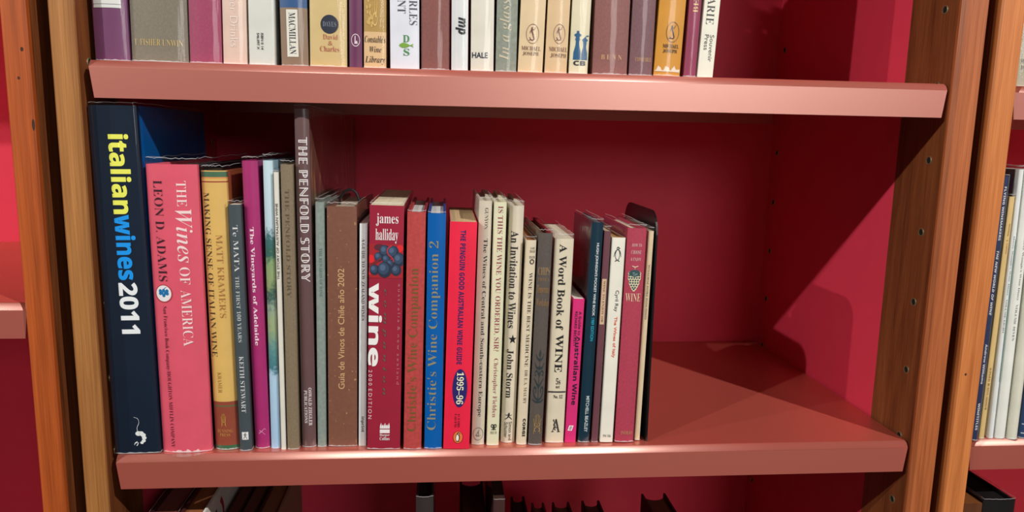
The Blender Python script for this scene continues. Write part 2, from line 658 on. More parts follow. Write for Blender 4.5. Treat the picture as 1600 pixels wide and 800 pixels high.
def figure(kind, colour):
    """Marks printed on spines: a list of (polygons in a unit box, colour)."""
    c = colour
    if kind == 'rect':
        return [([[(0, 0), (1, 0), (1, 1), (0, 1)]], c)]
    if kind == 'ell':
        return [([ellipse(.5, .5, .5, .5, 40)], c)]
    if kind == 'RING':
        return [(ring(.5, .5, .5, .5, .36), c)]
    if kind == 'SHRIMP':
        s = []
        for i in range(6):
            a = 1.9 - i * .62
            x, y = .52 + .30 * math.cos(a), .27 + .17 * math.sin(a)
            s.append(ellipse(x, y, .24 - .022 * i, .082 - .007 * i, 12))
        s += stroke([(.30, .14), (.12, .10), (.06, .04)], .05, .03) + stroke([(.36, .12), (.30, .05), (.22, .01)], .05, .03)
        return [(s, c), (stroke([(.40, .42), (.34, .62), (.50, .80), (.44, .94), (.14, 1.0)], .022, .008, asp=1.6), c)]
    if kind == 'BADGE':
        g = [ellipse(.5 + dx, .52 + dy, .10, .10, 12) for dx, dy in ((-.2, .12), (0, .14), (.2, .12), (-.11, 0), (.1, .0), (0, -.13), (-.2, -.02), (.21, -.03))]
        return [([ellipse(.5, .5, .5, .5)], (176, 62, 70)), ([ellipse(.5, .5, .45, .45)], (238, 236, 238)), (g + stroke([(.5, .6), (.55, .78), (.68, .84)], .05, .03), (24, 116, 178))]
    if kind == 'TEAR':
        rnd = random.Random(int(sum(c)))
        top = [(i / 24, max(.12, .30 + .28 * math.sin(i * .9 + sum(c)) + .34 * rnd.random() - (.25 if i in (0, 24) else 0))) for i in range(25)]
        s = [[(x0, 0), (x1, 0), (x1, y1), (x0, y0)] for (x0, y0), (x1, y1) in zip(top, top[1:])]
        return [(s, c)]
    if kind == 'MERM':
        s = ring(.5, .5, .5, .5, .05)
        s += [ellipse(.44, .80, .055, .04, 12)]
        s += stroke([(.44, .78), (.42, .70), (.46, .58), (.52, .48), (.56, .38), (.62, .28), (.58, .20), (.46, .18), (.36, .22)], .075, .04, asp=1.5)
        s += stroke([(.46, .72), (.58, .70), (.66, .78), (.72, .86)], .035, .02, asp=1.4)
        s += stroke([(.42, .70), (.32, .62), (.30, .52)], .04, .025, asp=1.4)
        s += stroke([(.36, .22), (.30, .30), (.24, .30)], .05, .02) + stroke([(.36, .22), (.28, .17), (.22, .19)], .05, .02)
        return [(s, c)]
    if kind == 'MILLS':
        def mill(cx, w, prof):
            return [[(cx - w * h0, y0), (cx + w * h0, y0), (cx + w * h1, y1), (cx - w * h1, y1)] for (h0, y0), (h1, y1) in zip(prof, prof[1:])]
        a = mill(.28, .24, [(1, 0), (1, .12), (.95, .13), (.95, .20), (1, .21), (.9, .28), (.5, .50), (.45, .66), (.7, .70), (.6, .74), (.45, .77), (.6, .80), (.95, .84), (.9, .88), (.5, .91), (.3, .93), (.35, .96), (.3, 1.0)])
        b = mill(.76, .20, [(1, 0), (1, .12), (.95, .13), (.95, .18), (1, .19), (.9, .26), (.55, .42), (.5, .54), (.75, .58), (.5, .61), (.7, .64), (1.0, .68), (.85, .72), (.4, .75), (.25, .79)])
        return [(a + b + stroke([(.78, .78), (.88, .84), (1.02, .84), (1.04, .92)], .04, .05), c)]
    if kind == 'FISH':
        body = [(x, .5 + s * .5 * math.sin(math.pi * min(1, (x / .8)) ** .8)) for s, xs in ((1, [i * .08 for i in range(11)]), (-1, [.8 - i * .08 for i in range(11)])) for x in xs]
        return [([body, [(.74, .5), (1.0, .9), (.93, .5), (1.0, .1)]], c)]
    if kind == 'LBADGE':
        s = ring(.5, .5, .5, .5, .12) + [[(.38, .26), (.50, .26), (.50, .84), (.40, .84)], [(.30, .22), (.74, .22), (.70, .36), (.50, .36), (.44, .30)], [(.52, .36), (.72, .38), (.64, .46), (.54, .44)]]
        return [(s, c)]
    if kind == 'FLAME':
        s = [[(0, 0), (1, 0), (1, .34), (0, .34)]]
        for i in range(5):
            x = i * .2
            s.append([(x, .42), (x + .19, .42), (x + .2, .62), (x + .13, .95 if i % 2 == 0 else .80), (x + .02, .68)])
        return [(s, c)]
    if kind == 'SOW':
        s = [ellipse(.55, .92, .10, .08, 10)] + stroke([(.52, .86), (.5, .6), (.46, .46)], .22, .16) + stroke([(.46, .48), (.26, .2), (.02, .06)], .13, .08) + stroke([(.48, .48), (.72, .28), (.96, .0)], .13, .08) + stroke([(.5, .78), (.24, .62), (.06, .74)], .09, .06) + stroke([(.52, .76), (.78, .6), (.94, .72)], .09, .06)
        return [(s, c)]
    if kind == 'MONO':
        s = []
        for sg in (-1, 1):
            s += stroke([(.5 + sg * .36, 0), (.5 + sg * .30, .3), (.5 + sg * .34, .6), (.5 + sg * .44, .76)], .05, .04)
            s += stroke([(.5 + sg * .14, .12), (.5 + sg * .30, .2), (.5 + sg * .12, .34), (.5 + sg * .28, .46), (.5 + sg * .16, .54)], .05, .05)
            s += stroke([(.5 + sg * .20, .50), (.5 + sg * .24, .8), (.5 + sg * .16, .94)], .05, .04) + stroke([(.5, .3), (.5 + sg * .1, .62), (.5 + sg * .06, 1)], .045, .04)
        return [(s, c)]
    if kind == 'ORN':
        s = stroke([(.5, 0), (.5, .5), (.5, 1.0)], .035, .02)
        s += [[(.5, 1.0), (.42, .93), (.47, .86), (.5, .88), (.53, .86), (.58, .93)]]
        for sg in (-1, 1):
            s += stroke([(.5, .80), (.5 + sg * .22, .84), (.5 + sg * .34, .92)], .05, .01) + stroke([(.5, .66), (.5 + sg * .22, .66), (.5 + sg * .42, .75)], .06, .01)
            s += stroke([(.5, .50), (.5 + sg * .18, .60), (.5 + sg * .34, .58), (.5 + sg * .34, .52), (.5 + sg * .26, .53)], .035, .02)
            s += stroke([(.5, .30), (.5 + sg * .2, .38), (.5 + sg * .42, .47)], .06, .01)
            s += stroke([(.5, .06), (.5 + sg * .24, .10), (.5 + sg * .42, .20), (.5 + sg * .34, .30), (.5 + sg * .20, .26), (.5 + sg * .24, .19)], .04, .03)
            s += stroke([(.5, .02), (.5 + sg * .26, .03), (.5 + sg * .48, .07)], .035, .02)
        return [(s, c)]
    if kind == 'ALOGO':
        s = stroke([(.10, 0), (.34, .55), (.46, 1.0)], .06, .04) + stroke([(.46, 1.0), (.66, .5), (.84, .0)], .16, .14) + stroke([(.24, .36), (.5, .34), (.70, .36)], .05) + [[(0, 0), (.28, 0), (.28, .05), (0, .05)], [(.66, 0), (1, 0), (1, .05), (.66, .05)]]
        s += stroke([(.18, .9), (.34, .72), (.22, .56), (.44, .44), (.30, .24), (.5, .16)], .07, .06) + [ellipse(.2, .94, .07, .05, 10)]
        return [(s, c)]
    if kind == 'WING':
        s = ring(.5, .5, .5, .5, .07) + stroke([(.28, .40), (.44, .34), (.56, .48), (.52, .70), (.62, .82)], .07, .03) + stroke([(.3, .42), (.42, .56), (.5, .72)], .05, .02) + stroke([(.44, .34), (.66, .34), (.76, .44)], .05, .02)
        return [(s, c)]
    if kind == 'CLUB':
        s = []
        for sg in (-1, 1):
            s += ring(.5 + sg * .26, .66, .24, .28, .5, 20) + stroke([(.5 + sg * .05, .52), (.5 + sg * .12, .25), (.5 + sg * .4, .06)], .16, .1)
        return [(s + stroke([(.5, .0), (.5, .9)], .12), c)]
    if kind == 'STAR':
        p = []
        for i in range(10):
            r = .5 if i % 2 == 0 else .2
            a = math.pi / 2 + math.pi * i / 5
            p.append((.5 + r * math.cos(a) * 1.05, .5 + r * math.sin(a)))
        return [([p], c)]
    if kind == 'FLY':
        return [(stroke([(0, .3), (.4, .55), (.8, .9), (1, .7)], .12, .04) + stroke([(.1, .7), (.5, .5), (.9, .1)], .1, .04), c)]
    if kind == 'PARA':
        d = [[(.24, .12), (.44, .88), (.56, .88), (.36, .12)], [(.46, .12), (.66, .88), (.78, .88), (.58, .12)]]
        return [([[(0, 0), (.74, 0), (1, 1), (.26, 1)]], c), (d, (60, 22, 50))]
    if kind == 'PENG':
        return [([ellipse(.5, .5, .5, .5)], (60, 26, 30)), ([ellipse(.5, .5, .46, .47)], c), ([ellipse(.47, .48, .22, .30), ellipse(.52, .80, .11, .11)], (30, 28, 30)), ([ellipse(.45, .45, .14, .26), ellipse(.55, .78, .04, .05, 10)], (240, 236, 226)),
                (stroke([(.6, .82), (.74, .78)], .07, .02) + stroke([(.30, .16), (.50, .18)], .06) + stroke([(.48, .16), (.66, .18)], .06), (30, 28, 30))]
    if kind == 'PENGO':
        s = ring(.5, .44, .30, .38, .16) + [ellipse(.52, .86, .17, .105, 16)] + stroke([(.60, .89), (.82, .86)], .06, .02)
        for sg in (-1, 1):
            s += stroke([(.5 + sg * .20, .72), (.5 + sg * .36, .56), (.5 + sg * .46, .30)], .10, .04) + stroke([(.5 + sg * .10, .06), (.5 + sg * .30, .02)], .07, .05)
        return [(s, c), ([ellipse(.50, .85, .06, .05, 10)], (225, 222, 208))]
    if kind == 'OCHRE':
        rnd = random.Random(4)
        s = [ellipse(.12 + .5 * rnd.random(), .05 + .9 * rnd.random(), .09, .035, 10) for i in range(26)]
        return [(s, c), (ring(.86, .55, .12, .32, .3) + ring(.80, .2, .2, .12, .25), (226, 194, 122))]
    if kind == 'GRAPES':
        L = [([[(0, 0), (1, 0), (1, 1), (0, 1)]], (172, 36, 46)), ([ellipse(.06, .56, .09, .12), ellipse(.90, .88, .10, .10), ellipse(.02, .18, .05, .10)], (232, 40, 48)), ([ellipse(.30, .90, .16, .10)], (96, 40, 54))]
        for x, y, r in ((.28, .62, .13), (.46, .80, .16), (.70, .77, .17), (.50, .56, .12), (.88, .55, .18), (.16, .24, .14), (.80, .24, .15), (.62, .42, .12), (.46, .25, .21)):
            ry = r * 1.12
            L.append(([ellipse(x, min(y, .99 - ry) if y + ry > 1 else max(y, ry), r, ry)], (38, 52, 74)))
            y2 = min(y, .99 - ry) if y + ry > 1 else max(y, ry)
            L.append(([ellipse(x - r * .15, y2 + ry * .15, r * .74, ry * .74)], (56, 76, 104)))
            L.append(([ellipse(x - r * .28, y2 + ry * .26, r * .40, ry * .40)], (80, 104, 134)))
        L.append((stroke([(.0, .36), (.16, .44), (.36, .58)], .085, .05), (120, 40, 46)))
        L.append((stroke([(.66, .97), (.54, .86), (.56, .70), (.68, .60), (.72, .48)], .035, .03), (196, 52, 66)))
        return L
    if kind == 'CLUSTER':
        rows = ((.70, 5), (.60, 5), (.50, 5), (.40, 4), (.30, 4), (.20, 3), (.11, 2), (.05, 1))
        back, fore = [], []
        for y, n in rows:
            for i in range(n):
                x = .5 + (i - (n - 1) / 2) * .19
                back.append(ellipse(x, y, .115, .072, 12))
                fore.append(ellipse(x - .01, y + .022, .075, .040, 10))
        top = stroke([(.28, 1.0), (.5, .96), (.74, 1.0)], .035, .03) + stroke([(.48, .97), (.5, .86), (.47, .78)], .03, .03)
        return [(back + top, c), ([[(.06, .70), (.2, .82), (.5, .86), (.8, .82), (.94, .70), (.8, .60), (.5, .56), (.2, .60)]] + fore, (54, 84, 88)), ([ellipse(.42, .72, .10, .03, 10), ellipse(.64, .68, .10, .025, 10), ellipse(.5, .64, .14, .02, 10)], (120, 146, 138))]
    raise ValueError(kind)


def decorate(root, w, b, decos):
    for i, (name, kind, content, font, dr, u0, u1, v0, v1, colour) in enumerate(decos):
        v0, v1 = v0 / 1000, v1 / 1000
        off = (.00026 if b > .0002 else .00016) + .00003 * i
        if kind == 'T':
            body, o_ = styled(content, font)
            cu = bpy.data.curves.new('lettering', 'FONT')
            cu.body = body
            cu.offset = o_
            cu.resolution_u = 4
            tmp = bpy.data.objects.new('lettering_source', cu)
            COL.objects.link(tmp)
            _text_jobs.append((tmp, name, root, w, b, dr, u0, u1, v0, v1, colour, off))
            continue
        parts = figure(kind, colour)
        bm = bmesh.new()
        mats = []
        for k, (polys, c) in enumerate(parts):
            b2 = bmesh.new()
            for pl in polys:
                try:
                    b2.faces.new([b2.verts.new((u0 + min(1, max(0, p[0])) * (u1 - u0), v0 + p[1] * (v1 - v0), 0)) for p in pl])
                except ValueError:
                    pass
            if b > .0002 and (u1 - u0) > .15:
                slice_columns(b2, 14)
            spine_map(b2.verts, w, b, off + .000012 * k)
            for f in b2.faces:
                f.material_index = k
            me = bpy.data.meshes.new('tmp')
            b2.to_mesh(me)
            b2.free()
            bm.from_mesh(me)
            bpy.data.meshes.remove(me)
            mats.append(ink(c))
        mesh_obj(name, bm, mats, root)


def finish_lettering():
    dg = bpy.context.evaluated_depsgraph_get()
    dg.update()
    for tmp, name, root, w, b, dr, u0, u1, v0, v1, colour, off in _text_jobs:
        me = bpy.data.meshes.new_from_object(tmp.evaluated_get(dg))
        bm = bmesh.new()
        bm.from_mesh(me)
        bpy.data.meshes.remove(me)
        if not bm.verts:
            bm.free()
            continue
        xs = [v.co.x for v in bm.verts]
        ys = [v.co.y for v in bm.verts]
        xa, xb, ya, yb = min(xs), max(xs), min(ys), max(ys)
        for v in bm.verts:
            tx = (v.co.x - xa) / (xb - xa or 1)
            ty = (v.co.y - ya) / (yb - ya or 1)
            if dr == 'd':
                v.co = (u0 + ty * (u1 - u0), v1 - tx * (v1 - v0), 0)
            elif dr == 'u':
                v.co = (u1 - ty * (u1 - u0), v0 + tx * (v1 - v0), 0)
            else:
                v.co = (u0 + tx * (u1 - u0), v0 + ty * (v1 - v0), 0)
        if b > .0002:
            slice_columns(bm, 14)
        spine_map(bm.verts, w, b, off)
        o = mesh_obj(name, bm, ink(colour), root)
    for job in _text_jobs:
        cu = job[0].data
        bpy.data.objects.remove(job[0])
        bpy.data.curves.remove(cu)


# ------------------------------------------------------------------ books
PIC = None


def surface(c, tex, gl, sl):
    global PIC
    if c == 'PIC':
        if PIC is None:
            PIC = ramp_mat('painted_lake', [(0, (168, 204, 236)), (.26, (182, 214, 238)), (.295, (70, 128, 140)), (.36, (96, 150, 150)), (.44, (160, 178, 130)), (.50, (150, 170, 150)),
                                            (.545, (52, 92, 88)), (.60, (150, 170, 118)), (.655, (140, 170, 120)), (.69, (52, 104, 92)), (.75, (70, 118, 120)), (.775, (196, 220, 232)), (1, (206, 232, 242))], 1, 300, .12)
        return PIC
    if c == 'LEAF':
        return leaf_mat()
    rough = .30 if gl else .62 if tex in ('linen', 'mottle') else .5
    return paint(c, rough=rough, coat=(.5 if gl else 0), tex=tex, name='book_cloth' if tex else 'book_cover')


def book(x, y, z, w, h, D, lean, k, b, spine, left, right, pages, sl, label, group, gl=0, tex='', deco=(), bands=(), lip=0):
    w, h, D, b = w / 1000, h / 1000, D / 1000, b / 1000
    hard = k == 'h'
    root = empty('hardcover_book' if hard else 'paperback_book')
    th = math.asin(max(-.2, min(.2, lean)))
    root.location = (x, y, z + w / 2 * abs(math.sin(th)) + .00005)
    root.rotation_euler = (0, th, 0)
    tag(root, label, 'book', group)
    w -= .0006
    tb = min(.0022 if hard else .0004, w * .2)
    ts = min(.0012 if hard else .0004, w * .25)
    # outline of the cover seen from above, from the far end of one board round the spine to the other
    hw = w / 2
    n = 16 if b > .0004 else 4
    out, cls = [], []
    g = .0005 if hard and D > .05 and w > .008 else 0
    for y_, ind in ((D, 0), (b + .010, 0), (b + .0075, g), (b + .0045, 0)):
        out.append((-hw + ind, y_))
    for i in range(n + 1):
        q = -1 + 2 * i / n
        yy = b * q * q
        if b < .0012 and abs(q) == 1:
            yy += .0004
        out.append((hw * q * (1 if abs(q) < 1 else 1), yy))
    for y_, ind in ((b + .0045, 0), (b + .0075, g), (b + .010, 0), (D, 0)):
        out.append((hw - ind, y_))
    inn = []
    for (px, py) in out:
        ix = max(-hw + tb, min(hw - tb, px))
        iy = py + ts if py < b + .002 else py
        inn.append((ix, min(iy, D)))
    mats = [surface(spine, tex, gl, sl), surface(left, tex, gl, sl), surface(right, tex, gl, sl)]
    zs = {0.0, h}
    bd = []
    for z0, z1, c in bands:
        z0, z1 = max(0, z0 / 1000), min(h, z1 / 1000)
        if z1 - z0 > .0002:
            zs |= {z0, z1}
            bd.append((z0, z1, len(mats)))
            mats.append(surface(c, tex, gl, sl))
    zs = sorted(zs)
    bm = bmesh.new()
    rings = []
    for zz in zs:
        rings.append(([bm.verts.new((p[0], p[1], zz)) for p in out], [bm.verts.new((p[0], p[1], zz)) for p in inn]))
    m = len(out)
    for (z0, (o0, i0)), (z1, (o1, i1)) in zip(zip(zs, rings), list(zip(zs, rings))[1:]):
        mid = (z0 + z1) / 2
        sp = 0
        for a, c, idx in bd:
            if a <= mid <= c:
                sp = idx
        for s in range(m - 1):
            mi = 1 if s < 4 else 2 if s >= m - 5 else sp
            if s == 3 or s == m - 5:
                mi = sp
            bm.faces.new((o0[s], o1[s], o1[s + 1], o0[s + 1])).material_index = mi
            bm.faces.new((i0[s], i0[s + 1], i1[s + 1], i1[s])).material_index = mi
        for s, mi in ((0, 1), (m - 1, 2)):
            bm.faces.new((o0[s], i0[s], i1[s], o1[s])).material_index = mi
    for (o0, i0), up in ((rings[0], 0), (rings[-1], 1)):
        for s in range(m - 1):
            mi = 1 if s < 4 else 2 if s >= m - 5 else 0
            bm.faces.new((o0[s], o0[s + 1], i0[s + 1], i0[s])).material_index = mi
    bmesh.ops.recalc_face_normals(bm, faces=bm.faces[:])
    mesh_obj('cover', bm, mats, root)
    # pages
    sq = .003 if hard else .0002
    pw = hw - tb - .0001
    pts = []
    for i in range(9):
        q = -1 + i / 4
        pts.append((pw * q, b * q * q + ts + .0003))
    fe = D - (.004 if hard else .0003)
    cv = min(.006, w * .22) if hard else 0
    for i in range(9):
        q = 1 - i / 4
        pts.append((pw * q, fe - cv * (1 - q * q)))
    bm = bmesh.new()
    prism(bm, pts, 2, sq, h - sq)
    mesh_obj('page_block', bm, pages_mat(pages), root)
    # clear plastic jacket standing a little above the boards
    if sl:
        rnd = random.Random(int(x * 1e5) + int(h * 1e5))
        bm = bmesh.new()
        off = .00018
        path = []
        for (px, py) in out:
            path.append((px + (off if px > hw * .9 else -off if px < -hw * .9 else 0), py - (.0007 if py < b + .001 else 0)))
        path[0] = (path[0][0], D * .93)
        path[-1] = (path[-1][0], D * .93)
        # more steps along the boards so the loose top edge can wave
        fine = []
        for a, c in zip(path, path[1:]):
            kk = max(1, int(math.hypot(c[0] - a[0], c[1] - a[1]) / .012))
            for j in range(kk):
                fine.append((a[0] + (c[0] - a[0]) * j / kk, a[1] + (c[1] - a[1]) * j / kk))
        fine.append(path[-1])
        lo = [bm.verts.new((p[0], p[1], .0004)) for p in fine]
        mid = [bm.verts.new((p[0], p[1], h)) for p in fine]
        hi = [bm.verts.new((p[0] * .97, p[1], h + sl / 1000 * (.75 + .35 * rnd.random()))) for p in fine]
        rim = [bm.verts.new((v.co.x, v.co.y, v.co.z + .00045)) for v in hi]
        low = [bm.verts.new((v.co.x, v.co.y, v.co.z + .0005 + .0008 * rnd.random())) for v in lo]
        for A, B, mi in ((lo, low, 1), (low, mid, 0), (mid, hi, 0), (hi, rim, 1)):
            for s in range(len(fine) - 1):
                bm.faces.new((A[s], B[s], B[s + 1], A[s + 1])).material_index = mi
        mesh_obj('plastic_jacket', bm, [film_mat(), film_edge()], root, smooth=True)
    decorate(root, w, b, deco)
    return root


def jacket_lip(root, w, depth, b):
    """The loose bulge of a jacket at the foot of the spine, lying on the shelf edge."""
    bm = bmesh.new()
    n = 18
    A, B, R = [], [], []
    for i in range(n + 1):
        q = -1 + 2 * i / n
        x = q * w / 2
        y0, y1 = b * q * q - .0008, -.0008 - depth * (1 - q * q) ** .6 + b * q * q
        A.append(bm.verts.new((x, y0, .0012)))
        B.append(bm.verts.new((x * .97, y1, .0007)))
        R.append(bm.verts.new((x * .97, y1 - .0004, .0010)))
    for i in range(n):
        bm.faces.new((A[i], A[i + 1], B[i + 1], B[i])).material_index = 0
        bm.faces.new((B[i], B[i + 1], R[i + 1], R[i])).material_index = 1
    mesh_obj('jacket_bulge', bm, [film_mat(), film_edge()], root, smooth=True)


